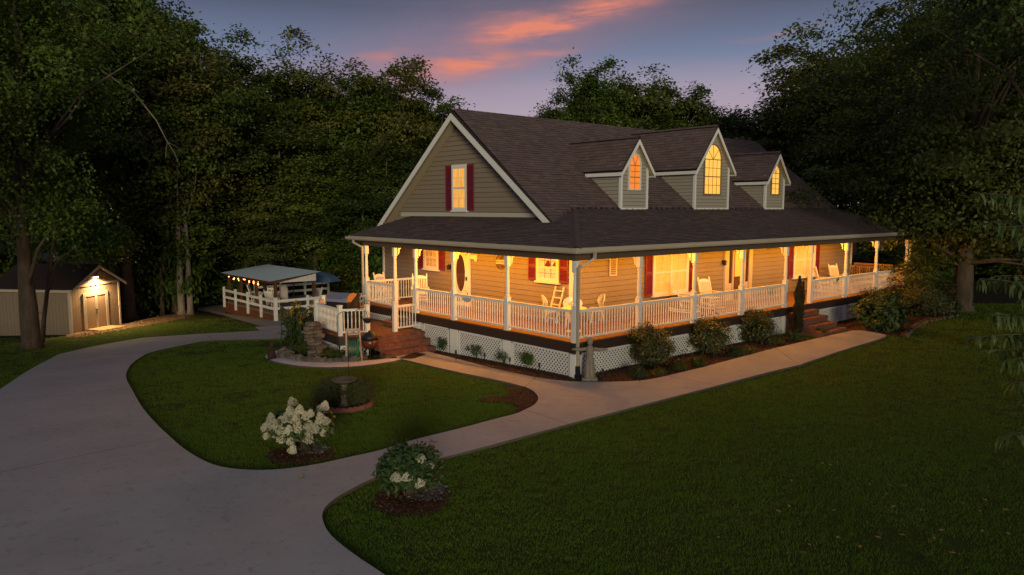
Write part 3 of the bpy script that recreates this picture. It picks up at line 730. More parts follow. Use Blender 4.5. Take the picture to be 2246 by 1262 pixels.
# ---- windows
GLASS = glass('window_glass')
def frame_of(plane, a, z, pos):
    """matrix whose x runs along the wall to the right as seen from outside, z up, -y outwards"""
    if plane == 'x': return Matrix.Translation((pos, a, z)) @ Matrix.Rotation(R(-90), 4, 'Z')
    return Matrix.Translation((a, pos, z))
def window(plane, a, z, pos, W, H, curtain, cols=3, rows=2, double=1, tw=.10, shutters=0, shw=.40, name='window', sill=True, dark_muntin=False, split=.5):
    M = frame_of(plane, a, z, pos); b = MB(); w2 = W / 2
    b.box(-w2 - tw, -w2, -.075, -.0, -.02, H + .12); b.box(w2, w2 + tw, -.075, -.0, -.02, H + .12); b.box(-w2, w2, -.075, -.0, H, H + .12); b.box(-w2, w2, -.075, 0, -.02, .06)
    fr = place(name, b.mesh(name, WHITE), house, M=M)
    if sill: place('sill', MB().box(-w2 - tw - .04, w2 + tw + .04, -.12, -.0, -.075, -.022).mesh('sill', WHITE), fr)
    # curtain hanging in folds behind the glass
    cb = MB(); n = int(W / .035); ph = rnd.random() * 6
    vs = []
    for i in range(n + 1):
        xx = -w2 + W * i / n; yy = -.034 + .006 * math.sin(i * 1.1 + ph) + .003 * math.sin(i * .37)
        vs += [(xx, yy, .05), (xx, yy, H)]
    cb.add(vs, [(2 * i, 2 * i + 2, 2 * i + 3, 2 * i + 1) for i in range(n)]); place('curtain', cb.mesh('curtain', curtain, True), fr)
    place('pane', MB().add([(-w2, -.047, .05), (w2, -.047, .05), (w2, -.047, H), (-w2, -.047, H)], [(0, 1, 2, 3)]).mesh('pane', GLASS), fr)
    for k in range(double):
        sw = W / double; x0 = -w2 + sw * k
        s = MB(); t = .035
        for z0, z1, d in ((.06, H * split, -.058), (H * split, H, -.068)):
            s.box(x0, x0 + t, d, d + .02, z0, z1); s.box(x0 + sw - t, x0 + sw, d, d + .02, z0, z1); s.box(x0 + t, x0 + sw - t, d, d + .02, z0, z0 + t); s.box(x0 + t, x0 + sw - t, d, d + .02, z1 - t, z1)
        place('sash', s.mesh('sash', WHITE), fr)
        s = MB()
        for z0, z1, d in ((.06, H * split, -.052), (H * split, H, -.062)):
            for c_ in range(1, cols): xx = x0 + sw * c_ / cols; s.box(xx - .009, xx + .009, d, d + .012, z0 + t, z1 - t)
            for r_ in range(1, rows): zz = z0 + (z1 - z0) * r_ / rows; s.box(x0 + t, x0 + sw - t, d - .002, d + .010, zz - .009, zz + .009)
        place('muntin', s.mesh('muntin', mat('dark_muntin', (.25, .2, .14), .5) if dark_muntin else WHITE), fr)
    if double > 1: place('mullion', MB().box(-.05, .05, -.078, -.02, .06, H).mesh('mullion', WHITE), fr)
    for sg in ((-1, 1) if shutters else ()):
        s = MB(); x0 = sg * (w2 + tw + .02 + shw / 2)
        for u0, u1 in ((-shw / 2, -shw / 2 + .055), (shw / 2 - .055, shw / 2)): s.box(x0 + u0, x0 + u1, -.058, -.026, -.02, H + .1)
        for zz in (-.02, H * .48, H + .02): s.box(x0 - shw / 2 + .055, x0 + shw / 2 - .055, -.058, -.026, zz, zz + .08)
        zz = .065
        while zz < H + .01:
            if not (H * .48 - .045 < zz < H * .48 + .08): s.add([(x0 - shw / 2 + .05, -.032, zz), (x0 + shw / 2 - .05, -.032, zz), (x0 + shw / 2 - .05, -.052, zz + .045), (x0 - shw / 2 + .05, -.052, zz + .045), (x0 - shw / 2 + .05, -.028, zz + .05), (x0 + shw / 2 - .05, -.028, zz + .05)], [(0, 1, 2, 3), (3, 2, 5, 4)])
            zz += .047
        s.box(x0 - shw / 2 + .05, x0 + shw / 2 - .05, -.03, -.026, 0, H)
        place('shutter', s.mesh('shutter', SHUT), house, M=M)
    return fr
CUR_A = glowing('amber_curtain', (1.0, .48, .10), (.75, .24, .03), .85, (7, 1, .7), 2.2)
CUR_C = glowing('cream_curtain', (1.0, .52, .13), (.75, .30, .05), .45, (9, 1, .5), 2.0)
CUR_D = glowing('lit_kitchen_room', (.75, .62, .40), (.20, .15, .08), .42, (3, 1, 3), 3.0)
CUR_E = glowing('dim_kitchen_room', (.6, .33, .10), (.16, .07, .02), .5, (4, 1, 4), 3.0)
window('x', 8.48, 4.60, XW - .022, .76, 1.58, CUR_A, 2, 2, 1, .07, 1, .40, split=.52)
window('x', 10.40, 2.26, XW - .022, .78, .90, CUR_E, 3, 2, 1, .12, 1, .38)
wb = window('x', 3.64, 2.26, XW - .022, .86, .90, CUR_D, 3, 2, 1, .11, 1, .40, dark_muntin=True)
window('y', 7.62, 1.56, YW - .022, 1.90, 1.58, CUR_C, 2, 2, 2, .10, 1, .40)
window('y', 17.45, 1.60, YW - .022, 1.70, 1.52, CUR_C, 2, 2, 2, .12, 1, .40)
# stained glass hung in the upper sash of the kitchen window
sg_ = MB().prism([(-.12, -.072, .50), (.0, -.072, .70), (.10, -.072, .66), (.16, -.072, .52), (.03, -.072, .47)], (0, .004, 0)).prism([(.24, -.072, .52), (.36, -.072, .66), (.40, -.072, .62), (.40, -.072, .50)], (0, .004, 0))
place('stained_glass', sg_.mesh('stained_glass', mat('plum_glass', (.10, .015, .03), .3)), wb)
st = MB()
for i in range(9): st.box(-.34 + i * .083, -.30 + i * .083, -.074, -.066, .80, .86)
for i in range(5): st.box(.12 + (i % 3) * .05, .15 + (i % 3) * .05, -.074, -.066, .58 + i * .045, .60 + i * .045)
place('valance', st.mesh('valance', mat('rust_valance', (.35, .12, .02), .8)), wb)

# ---- doors
def storm_door(yc):
    M = frame_of('x', yc, DECK, XW - .022); W, H = .92, 2.08; b = MB()
    b.box(-W / 2 - .1, -W / 2, -.06, 0, 0, H + .1); b.box(W / 2, W / 2 + .1, -.06, 0, 0, H + .1); b.box(-W / 2, W / 2, -.06, 0, H, H + .1)
    d = place('storm_door', b.mesh('storm_door', WHITE), house, M=M)
    # leaf with an oval opening and a slotted kick panel
    ring = []; n = 32; cx0, cz0, rx, rz = 0, 1.24, .31, .72
    leaf = MB(); k = 0; outer = []; inner = []
    for i in range(n):
        t = 2 * math.pi * i / n; c_, s_ = math.cos(t), math.sin(t); sc_ = min((W / 2) / max(abs(c_), 1e-6), .82 / max(abs(s_), 1e-6)); outer.append((c_ * sc_, -.05, cz0 + s_ * sc_)); inner.append((c_ * rx, -.05, cz0 + s_ * rz))
    leaf.add(outer + inner, [(i, (i + 1) % n, n + (i + 1) % n, n + i) for i in range(n)])
    leaf.box(-W / 2, W / 2, -.05, -.03, .30, .42).box(-W / 2, W / 2, -.05, -.03, 0, .14)
    for i in range(8): xx = -W / 2 + .06 + (W - .12) * i / 7; leaf.box(xx - .02, xx + .02, -.05, -.03, .14, .30)
    leaf.box(-W / 2, -W / 2 + .05, -.049, -.03, .14, .30).box(W / 2 - .05, W / 2, -.049, -.03, .14, .30)
    for i in range(n): leaf.bar(inner[i], inner[(i + 1) % n], .03, .03, (0, 1, 0))
    place('door_leaf', leaf.mesh('door_leaf', WHITE), d)
    back = MB().box(-W / 2, W / 2, -.022, -.004, .02, H); place('inner_door', back.mesh('inner_door', mat('dark_red_wood', (.09, .028, .012), .35, .5, 3, .6, (.05, .015, .008), stretch=(4, 1, .5))), d)
    place('pane', MB().add([(x * .99, -.045, z) for x, y, z in inner], [tuple(range(n))]).mesh('pane', GLASS), d)
    fret = MB()
    for sx in (-1, 1):
        for zz, up in ((.52, 1), (1.98, -1)):
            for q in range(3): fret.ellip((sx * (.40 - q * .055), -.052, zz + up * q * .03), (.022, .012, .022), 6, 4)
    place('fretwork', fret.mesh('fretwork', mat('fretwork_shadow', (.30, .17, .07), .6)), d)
    place('handle', MB().box(.36, .40, -.10, -.05, .98, 1.12).mesh('handle', IRON), d)
storm_door(8.43)
def front_door(xc):
    M = frame_of('y', xc, DECK, YW - .022); b = MB(); H = 2.10
    for x0, x1 in ((-.90, -.74), (-.46, -.38), (.38, .46), (.74, .90)): b.box(x0, x1, -.07, 0, 0, H + .12)
    b.box(-.74, .74, -.07, 0, H, H + .12)
    d = place('front_door', b.mesh('front_door', mat('entry_trim', (.55, .47, .36), .5, .4)), house, M=M)
    place('door_leaf', MB().box(-.38, .38, -.03, -.005, 0, H).box(-.28, -.05, -.04, -.03, .2, .8).box(.05, .28, -.04, -.03, .2, .8).mesh('door_leaf', mat('brown_entry_door', (.10, .045, .02), .4, .5)), d)
    place('pane', MB().box(-.27, .27, -.045, -.032, .95, 1.95).mesh('pane', glowing('lit_door_glass', (1, .45, .07), (.8, .28, .03), .55, (3, 1, 3), 6)), d)
    for sx in (-1, 1):
        place('sidelight', MB().box(sx * .6 - .13, sx * .6 + .13, -.03, -.01, .7, H).mesh('sidelight', mat('dark_sidelight', (.06, .03, .015), .2, .5)), d)
        place('sidelight_panel', MB().box(sx * .6 - .13, sx * .6 + .13, -.035, -.01, 0, .69).mesh('sidelight_panel', mat('entry_trim', (.55, .47, .36))), d)
    place('handle', MB().ellip((.32, -.06, 1.0), (.03, .03, .03)).mesh('handle', IRON), d)
front_door(12.1)
for x in (11.18, 13.0): part(MB().box(x - .09, x + .09, YW - .09, YW - .02, DECK, CEIL), 'entry_pilaster', mat('entry_trim', (.55, .47, .36)))
# ---- dormers
def dormer(xc, hw, ze, zp, ov, ww, zs, zspring, ztop, cur, fan):
    yE = RY - (RZ - zp) / SL; yf = BY + .03; ye = RY - (RZ - ze) / SL
    b = MB(); b.prism([(xc - hw, yf, 4.55), (xc + hw, yf, 4.55), (xc + hw, yf, ze), (xc, yf, zp - .12), (xc - hw, yf, ze)], (0, yE - yf, 0)); part(b, 'dormer_wall', UNDER)
    lap_boards([(xc - hw + .0, 4.63), (xc + hw, 4.63), (xc + hw, ze), (xc, zp - .1), (xc - hw, ze)], 'y', yf, .135, VINYL)
    lap_boards([(yf, 4.63), (yf, ze), (ye, ze)], 'x', xc - hw, .135, VINYL)
    for sx in (-1, 1):
        part(MB().box(xc + sx * hw - .05, xc + sx * hw + .05, yf - .045, yf + .06, 4.62, ze + .02), 'corner_board', TRIM)
    part(MB().box(xc - hw, xc + hw, yf - .04, yf, 4.62, 4.68), 'base_trim', TRIM)
    yo = yf - .22; s = (zp - ze) / hw; zl = ze - s * ov + .06; zp2 = zp + .06
    for sx in (-1, 1):
        roof_plane([(xc + sx * (hw + ov), yo, zl), (xc, yo, zp2), (xc, yE + .15, zp2), (xc + sx * (hw + ov), RY - (RZ - zl) / SL + .15, zl)] if sx < 0 else
                   [(xc, yo, zp2), (xc + sx * (hw + ov), yo, zl), (xc + sx * (hw + ov), RY - (RZ - zl) / SL + .15, zl), (xc, yE + .15, zp2)], 'dormer_roof')
        q = .075; part(MB().prism([(xc + sx * (hw + ov), yo - .03, zl - q), (xc, yo - .03, zp2 - q), (xc, yo - .03, zp2 - q - .17), (xc + sx * (hw + ov - .0), yo - .03, zl - q - .14)], (0, .035, 0)), 'rake_board', TRIM)
        part(MB().box(xc + sx * (hw + ov) - .02, xc + sx * (hw + ov) + .02, yo + .01, RY - (RZ - zl + .2) / SL, zl - .20, zl - .075), 'fascia_board', TRIM)
        part(MB().prism([(xc + sx * (hw + ov - .02), yo + .01, zl - .15), (xc, yo + .01, zp2 - .15), (xc, yf, zp2 - .15), (xc + sx * (hw + ov - .02), yf, zl - .15)], (0, 0, -.012)), 'dormer_soffit', mat('gable_soffit_paint', (.34, .28, .2), .6))
    cap_row((xc, yo, zp2 + .03), (xc, yE + .1, zp2 + .03), .12)
    # arched window
    M = frame_of('y', xc - .02, zs, yf - .024); w2 = ww / 2; h1 = zspring - zs; ra = ztop - zspring; n = 14
    arch = [(w2 * math.cos(math.pi * i / n), h1 + ra * math.sin(math.pi * i / n)) for i in range(n + 1)]
    loop = [(-w2, 0), (w2, 0)] + arch[0:] ; t = .055
    fr = MB()
    po = [(-w2 - t, -t), (w2 + t, -t)] + [((w2 + t) * math.cos(math.pi * i / n), h1 + (ra + t) * math.sin(math.pi * i / n)) for i in range(n + 1)]
    m_ = len(loop); fr.add([(x, -.05, z) for x, z in po] + [(x, -.05, z) for x, z in loop] + [(x, 0, z) for x, z in po] + [(x, 0, z) for x, z in loop],
           [f for i in range(m_) for f in ((i, (i + 1) % m_, m_ + (i + 1) % m_, m_ + i), (i, 2 * m_ + i, 2 * m_ + (i + 1) % m_, (i + 1) % m_), (m_ + i, m_ + (i + 1) % m_, 3 * m_ + (i + 1) % m_, 3 * m_ + i))])
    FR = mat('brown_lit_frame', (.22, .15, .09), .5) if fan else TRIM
    w = place('arched_window', fr.mesh('arched_window', FR), house, M=M)
    place('blind', MB().add([(x, -.012, z) for x, z in loop], [tuple(range(m_))]).mesh('blind', cur), w)
    place('pane', MB().add([(x, -.022, z) for x, z in loop], [tuple(range(m_))]).mesh('pane', GLASS), w)
    mu = MB(); th = .010
    for zz, k in ((h1, .02), (h1 * .5, .024)): mu.box(-w2, w2, -.040, -.024, zz - k / 1.2, zz + k / 1.2)
    for zz in (h1 * .25, h1 * .75): mu.box(-w2, w2, -.036, -.025, zz - th, zz + th)
    nc = 4 if ww > .9 else 2
    for i in range(1, nc): xx = -w2 + ww * i / nc; mu.box(xx - th, xx + th, -.037, -.026, 0, h1)
    for a in ((45, 90, 135) if ww > .9 else (60, 120)):
        mu.bar((0, -.032, h1), (w2 * math.cos(R(a)), -.032, h1 + ra * math.sin(R(a))), th * 2, .012, (0, 1, 0))
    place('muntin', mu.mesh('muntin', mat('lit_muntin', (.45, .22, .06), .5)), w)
CD1 = glowing('orange_blind', (1.0, .27, .03), (.85, .19, .015), .80, (1, 1, .6), 1.0)
CD2 = glowing('yellow_blind', (1.0, .54, .10), (1.0, .46, .07), 1.0, (1, 1, .6), 1.0)
dormer(6.6, .72, 6.20, 7.14, .2, .58, 5.36, 6.20, 6.60, CD1, 0)
dormer(11.46, 1.15, 6.42, 7.88, .22, 1.10, 5.25, 6.62, 7.20, CD2, 1)
dormer(16.32, .76, 6.10, 7.08, .2, .62, 5.30, 6.22, 6.58, CD2, 1)
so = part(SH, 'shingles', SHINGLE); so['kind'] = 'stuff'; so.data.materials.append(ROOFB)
for i_ in range(0, len(so.data.polygons), 2): so.data.polygons[i_].material_index = 1  # butt faces coloured dark to draw the shadow line under each course
so = part(caps, 'ridge_caps', SHINGLE); so['kind'] = 'stuff'

# ---- wall fittings
def sconce(plane, a, z, pos):
    M = frame_of(plane, a, z, pos); b = MB(); b.box(-.04, .04, -.03, 0, -.08, .08); b.box(-.05, .05, -.16, -.06, -.12, .02); b.box(-.065, .065, -.175, -.045, .02, .045); b.lathe([(.05, .045), (.01, .10)], (0, -.11, 0), 8)
    place('wall_lantern', b.mesh('wall_lantern', IRON), house, M=M)
sconce('x', 9.12, 2.42, XW - .026); sconce('y', 10.98, 2.55, YW - .026)

# ---- porch ceiling lamps (the lit lamps that make the glow)
LAMPM = mat('lamp_glass', (.8, .7, .5), .4, emit=(1, .62, .25), estr=2.5)
def porch_lamp(x, y, e):
    b = MB().lathe([(.03, -.12), (.11, -.10), (.14, -.05), (.14, 0)], (0, 0, 0), 14); p = place('ceiling_lamp', b.mesh('ceiling_lamp', LAMPM, True), house, (x, y, CEIL - .002))
    ld = bpy.data.lights.new('porch_lamp', 'POINT'); ld.energy = e; ld.color = (1, .362, .008); ld.shadow_soft_size = .10
    lo = bpy.data.objects.new('porch_lamp', ld); col.objects.link(lo); lo.parent = p; lo.location = (0, 0, -.24)
for x, y, e in [(.75, 1.5 + 1.9 * k, 168) for k in range(5)] + [(3.0 + 2.05 * k, .75, 130) for k in range(9)]: porch_lamp(x, y, e)


# ------------------------------------------------------------------ side landing, its steps and rail (part of the house)
LZ = .43
LAND = [(0, 7.45), (-1.0, 7.45), (-2.1, 7.5), (-2.95, 8.0), (-2.76, 10.2), (-2.0, 11.2), (0, 11.2)]
x = -2.94
while x < -.02:
    s = clip(clip(LAND, -1, 0, -x), 1, 0, x + .136)
    if len(s) >= 3: part(MB().prism([(p[0], p[1], LZ - .03) for p in s], (0, 0, .03)), 'landing_board', DECKB)
    x += .142
for a, c in zip(LAND[2:], LAND[3:]):
    part(MB().bar((a[0], a[1], .26), (c[0], c[1], .26), .04, .27), 'skirt_board', SKIRT)
    L = (Vector(c) - Vector(a)).length; d = (Vector(c) - Vector(a)).normalized()
    a2 = (a[0] + d.x * .03, a[1] + d.y * .03); c2 = (c[0] - d.x * .03, c[1] - d.y * .03)
    lattice_panel(c2, a2, zg(*c2) + .02, zg(*a2) + .02, .12, 0)
# black block painting the shade behind the landing lattice
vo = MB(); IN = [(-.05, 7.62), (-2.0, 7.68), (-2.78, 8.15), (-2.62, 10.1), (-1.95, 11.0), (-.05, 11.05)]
vo.prism([(p[0], p[1], -.75) for p in IN], (0, 0, 1.1)); part(vo, 'crawlspace_shade', DARKB)
NEW = MB().box(-.065, .065, -.065, .065, 0, 1.0).box(-.08, .08, -.08, .08, 1.0, 1.03).mesh('newel_post', WHITE)
NP = [(-1.02, 7.62), (-2.06, 7.68), (-2.86, 8.08), (-2.68, 10.15), (-1.95, 11.1)]
for p in NP: place('newel_post', NEW, house, (p[0], p[1], LZ))
def rail_between(a, c, z, t=.07):
    a, c = Vector(a), Vector(c); d = (c - a).normalized() * t; return railing(a + d, c - d, z)
rail_between(NP[0], (0, 7.70), LZ); rail_between(NP[1], NP[2], LZ); rail_between(NP[2], NP[3], LZ); rail_between(NP[3], NP[4], LZ); rail_between(NP[4], (0, 11.15), LZ)
for k, (xd, zt) in enumerate(((.62, LZ + .18), (.31, LZ + .36))):
    part(MB().box(-xd, -.045, 7.95, 9.1, zt - .04, zt).box(-xd + .03, -.05, 7.98, 9.07, zt - .178, zt - .041), 'deck_step', DECKB)
# ------------------------------------------------------------------ brick steps
BW = [MB().box(-.033, .033, 0, .20, 0, .095).mesh('brick', BRICK), MB().box(0, .20, 0, .09, 0, .062).mesh('brick', BRICK), MB().box(-.033, .033, 0, .15, 0, .06).mesh('brick', BRICK)]
brnd = random.Random(21)
def brick(t, me, p, rz=0, **k): return place('brick', me, t, (p[0] + brnd.uniform(-.003, .003), p[1] + brnd.uniform(-.004, .004), p[2] + brnd.uniform(-.003, .003)), rz + brnd.uniform(-.015, .015), **k)
def tier(t, x0, x1, yf, yb, zt, zb, side=True):
    place('mortar_core', MB().box(x0 + .012, x1 - .012, yf + .012, yb, zb, zt - .008).mesh('mortar_core', MORTAR), t)
    n = int((x1 - x0) / .077); w = (x1 - x0) / n
    for i in range(n): brick(t, BW[0], (x0 + w * (i + .5), yf, zt - .095))
    if yb - yf > .3:
        for i in range(n): brick(t, BW[2], (x0 + w * (i + .5), yf + .215, zt - .06))
    z = zt - .095 - .075; r_ = 0
    while z > zb - .04:
        n2 = int((x1 - x0) / .212); o = (.106 if r_ % 2 else 0)
        for i in range(n2): 
            if x0 + o + i * .212 + .2 <= x1 + .01: brick(t, BW[1], (x0 + o + i * .212, yf + .004, z))
        if side:
            n3 = max(1, int((yb - yf - .1) / .212))
            for i in range(n3): brick(t, BW[1], (x0 + .002, yf + .09 + .21 + i * .212, z), R(-90))
        z -= .075; r_ += 1
st = thing('brick_steps', 'red brick steps climbing to the side landing beside the hose reel', 'steps', (0, 0, 0))
tier(st, -2.12, -.12, 7.12, 7.44, .415, .2, False); tier(st, -2.16, -.12, 6.78, 7.115, .20, 0, False); tier(st, -2.14, -.14, 6.42, 6.775, -.01, -.2, False)
st2 = thing('brick_steps', 'dark brick front steps rising to the porch opening beside the narrow evergreen', 'steps', (0, 0, 0))
for k in range(4): tier(st2, 11.25, 13.15 , -.40 - .36 * k, -.045 - .36 * k - (.0 if k == 0 else 0), .775 - .2 * k, .58 - .2 * k, False)
z = .55; k = 0
while z > -.02:
    ln = -.05 - (-.40 - .36 * min(3, int((.775 - z) / .2)))
    for i in range(int(ln / .212)): brick(st2, BW[1], (11.255, -.06 - i * .212 - (.106 if k % 2 else 0), z), R(-90))
    z -= .075; k += 1
place('mortar_core', MB().box(11.27, 13.13, -1.42, -.05, -.05, .0).box(11.27, 13.13, -1.1, -.05, .0, .18).box(11.27, 13.13, -.74, -.05, .18, .38).box(11.27, 13.13, -.38, -.05, .38, .57).mesh('mortar_core', MORTAR), st2)
tag(MB().prism([(*(-1.91,5.96,-0.14)[:2], zg(-1, 6.2) + .08), (*(-1.69,5.49,-0.14)[:2], zg(-1, 6.2) + .08), (*(-0.88,5.97,-0.14)[:2], zg(-1, 6.2) + .08), (*(-1.05,6.42,-0.14)[:2], zg(-1, 6.2) + .08)], (0, 0, .015)).build('door_mat', mat('dark_mat', (.05, .032, .025), 1, .05, 30, .6)), 'dark rectangular mat on the path below the side brick steps', 'mat')

# ------------------------------------------------------------------ porch furniture
def make_rocker(label, cat='rocking chair'):
    t = thing('rocking_chair', label, cat, group='white rocking chairs')
    W = .27
    s = MB()
    for i in range(7): y = -.25 + i * .075; s.box(-W, W, y, y + .058, .415 + abs(i - 3) * .004, .435 + abs(i - 3) * .004)
    place('seat', s.mesh('seat', WHITE), t)
    lean = lambda z: .24 + (z - .40) * .26
    for sx in (-1, 1):
        place('back_post', MB().bar((sx * W, lean(.06) - .02, .06), (sx * W, lean(1.12), 1.12), .04, .045, (0, 1, 0)).ellip((sx * W, lean(1.13), 1.135), (.026, .026, .03), 8, 5).mesh('back_post', WHITE), t)
        place('leg', MB().tube([(sx * W, -.24, .07), (sx * W, -.25, .62)], .022, 8).mesh('leg', WHITE), t)
        place('arm', MB().box(sx * (W + .03) - .045, sx * (W + .03) + .045, -.33, .30, .625, .648).mesh('arm', WHITE), t)
        pts = [(sx * W, y, .055 + (y - .02) ** 2 * .22) for y in (-.46, -.34, -.2, 0, .2, .36, .5, .60)]
        rk = MB()
        for p, q in zip(pts, pts[1:]): rk.bar(p, q, .03, .045)
        place('rocker', rk.mesh('rocker', WHITE), t)
    sl = MB()
    for i in range(7):
        x = -W + .07 + i * (2 * W - .14) / 6; sl.bar((x, lean(.47), .47), (x, lean(.98), .98), .035, .014, (0, 1, 0))
    place('back_slats', sl.mesh('back_slats', WHITE), t)
    h = MB(); n = 8; top = [(-W + 2 * W * i / n, 1.03 + .06 * math.sin(math.pi * i / n)) for i in range(n + 1)]
    h.prism([(x, lean(.97), .97) for x in (-W, W)] + [(x, lean(z), z) for x, z in reversed(top)], (0, .022, 0))
    h.bar((-W, lean(.47), .47), (W, lean(.47), .47), .02, .05)
    place('head_rail', h.mesh('head_rail', WHITE), t)
    b = MB()
    for z, y in ((.20, -.24), (.33, -.24)): b.tube([(-W, y, z), (W, y, z)], .013, 6)
    for sx in (-1, 1): b.tube([(sx * W, -.24, .24), (sx * W, lean(.24) - .02, .24)], .013, 6)
    place('stretcher', b.mesh('stretcher', WHITE), t); return t
rc = make_rocker('white rocking chair in the far corner of the side porch nearest the woods')
RP = [((*(0.88,11.27,0.97)[:2], DECK), 15, None), ((*(1.42,9.69,0.97)[:2], DECK), -32, 'white rocking chair standing nearest the small window on the side porch'),
      ((7.25, 1.55, DECK), 38, 'white rocking chair seen edge-on before the big front double window'), ((8.75, 1.55, DECK), -12, 'white rocking chair with slatted back near the right shutter of the big front window'),
      ((17.3, 1.5, DECK), 38, 'white rocking chair seen edge-on before the far front window'), ((18.9, 1.55, DECK), -12, 'white rocking chair with slatted back beside the far front window, right of the front steps')]
for i, (p, a, lb) in enumerate(RP):
    if i == 0: rc.location = p; rc.rotation_euler = (0, 0, R(a))
    else: dup(rc, p, R(a), lb)
# bistro set at the porch corner
def bistro_chair(label, p, a):
    t = thing('garden_chair', label, 'chair', p, R(a), 'white metal chairs at the porch corner'); M_ = mat('white_metal', (.72, .70, .64), .4, .5)
    s = MB().lathe([(.20, .44), (.225, .45), (.225, .465), (.20, .47)], n=18); s.lathe([(.205, .36), (.21, .44)], n=18); place('seat', s.mesh('seat', M_), t)
    for sx in (-1, 1):
        for sy in (-1, 1): place('leg', MB().tube([(sx * .15, sy * .15, .44), (sx * .19, sy * .19, .2), (sx * .20, sy * .21, 0)], [.018, .014, .018], 7).mesh('leg', M_), t)
    b = MB(); n = 20; o = []; i_ = []
    # oval shell back with a cut-out tree motif
    for i in range(n):
        q = 2 * math.pi * i / n; o.append((.30 * math.cos(q), .22 + .05 * math.sin(q) - .10 * (math.cos(q) ** 2) * .5, .70 + .20 * math.sin(q))); i_.append((.13 * math.cos(q), .235 + .02 * math.sin(q), .68 + .08 * math.sin(q)))
    b.add(o + i_, [(i, (i + 1) % n, n + (i + 1) % n, n + i) for i in range(n)]); b.add([(x, y + .012, z) for x, y, z in o + i_], [(n + i, n + (i + 1) % n, (i + 1) % n, i) for i in range(n)])
    for k in range(n): b.bar(o[k], o[(k + 1) % n], .025, .025, (0, 1, 0))
    for sx in (-1, 1): b.tube([(sx * .16, .17, .45), (sx * .2, .21, .56)], .016, 6)
    b.bar((0, .235, .55), (0, .24, .72), .025, .014, (0, 1, 0)); b.bar((-.11, .235, .70), (.11, .235, .72), .014, .014, (0, 1, 0))
    place('backrest', b.mesh('backrest', M_), t); return t
bistro_chair('white metal chair with oval back directly behind the porch corner post', (2.0, 2.05, DECK), -45)
bistro_chair('white metal chair left of the corner post, seen from its side', (*(2.01,3.07,0.97)[:2], DECK), 60)
bistro_chair('white metal chair right of the corner post behind the front balusters', (*(3.27,2.24,0.97)[:2], DECK), -120)
tb = thing('bistro_table', 'round white table between the metal chairs at the porch corner', 'table', (1.35, 1.35, DECK))
place('table_top', MB().lathe([(.36, .68), (.38, .69), (.38, .71), (.36, .72)], n=24).mesh('table_top', WHITE), tb); place('stem', MB().lathe([(.06, .05), (.03, .1), (.03, .68)], n=10).mesh('stem', WHITE), tb); place('base', MB().lathe([(.24, 0), (.24, .02), (.06, .05)], n=16).mesh('base', WHITE), tb)
ld = thing('ladder', 'small white decorative ladder leaning on the wall under the side window', 'ladder', (2.05, 3.05, DECK), R(-90))
for sx in (-1, 1): place('side_rail', MB().bar((sx * .20, 0, 0), (sx * .185, .38, 1.15), .035, .05).mesh('side_rail', WHITE), ld)
for k in range(5): t_ = .12 + k * .19; place('rung', MB().bar((-.2, .38 * t_, 1.15 * t_), (.2, .38 * t_, 1.15 * t_), .05, .03).mesh('rung', WHITE), ld)
WOOD = mat('honey_wood', (.30, .15, .06), .5, .4, 3, .4)
bn = thing('porch_bench', 'slatted wooden bench closing the far right end of the porch', 'bench', (21.75, 1.35, DECK), R(-90))
sb = MB()
for i in range(5): sb.box(-.9, .9, -.42 + i * .09, -.35 + i * .09, .42, .44)
place('seat', sb.mesh('seat', WOOD), bn); sb = MB()
for i in range(20): x = -.86 + i * .09; sb.box(x - .02, x + .02, .09, .11, .5, .98)
sb.box(-.92, .92, .08, .13, .98, 1.06).box(-.92, .92, .08, .13, .46, .52); place('backrest', sb.mesh('backrest', WOOD), bn)
for sx in (-.88, .88):
    place('leg', MB().box(sx - .03, sx + .03, -.42, -.36, 0, .66).mesh('leg', WOOD), bn); place('leg', MB().box(sx - .03, sx + .03, .06, .12, 0, 1.0).mesh('leg', WOOD), bn); place('arm', MB().box(sx - .04, sx + .04, -.46, .1, .66, .69).mesh('arm', WOOD), bn)
# low stand with a vase near the entry
pt = thing('planter', 'dark potted plant on the porch floor right of the front door', 'plant pot', (14.1, 2.2, DECK))
place('pot', MB().lathe([(.14, 0), (.2, .35), (.21, .36), (.18, .36)], n=12).mesh('pot', IRON), pt)
# ---- things on the wall
def text(s, size, m, parent, M, name='lettering'):
    c = bpy.data.curves.new(name, 'FONT'); c.body = s; c.size = size; c.align_x = 'CENTER'; c.align_y = 'CENTER'; c.extrude = .002; c.materials.append(m)
    tmp = bpy.data.objects.new(name, c); me = bpy.data.meshes.new_from_object(tmp); bpy.data.objects.remove(tmp); me.name = name
    o = bpy.data.objects.new(name, me); col.objects.link(o); o.parent = parent; o.matrix_local = M; return o
UPR = Matrix.Rotation(R(90), 4, 'X')
ws = thing('welcome_sign', 'round rust-brown welcome sign hanging on the side porch wall', 'sign', (XW - .06, 6.09, 2.76), R(-90)); RUST = mat('rust_metal', (.17, .055, .02), .6, .4, 20, .5)
b = MB(); n = 28
for i in range(n):
    a, c = 2 * math.pi * i / n, 2 * math.pi * (i + 1) / n; b.bar((.25 * math.cos(a), 0, .25 * math.sin(a)), (.25 * math.cos(c), 0, .25 * math.sin(c)), .016, .03, (0, 1, 0))
for i in range(8): a, c = 2 * math.pi * i / 8, 2 * math.pi * (i + 1) / 8; b.bar((.03 * math.cos(a), 0, .30 + .035 * math.sin(a)), (.03 * math.cos(c), 0, .30 + .035 * math.sin(c)), .01, .014, (0, 1, 0))
place('ring', b.mesh('ring', RUST), ws); b = MB(); r3 = random.Random(4)
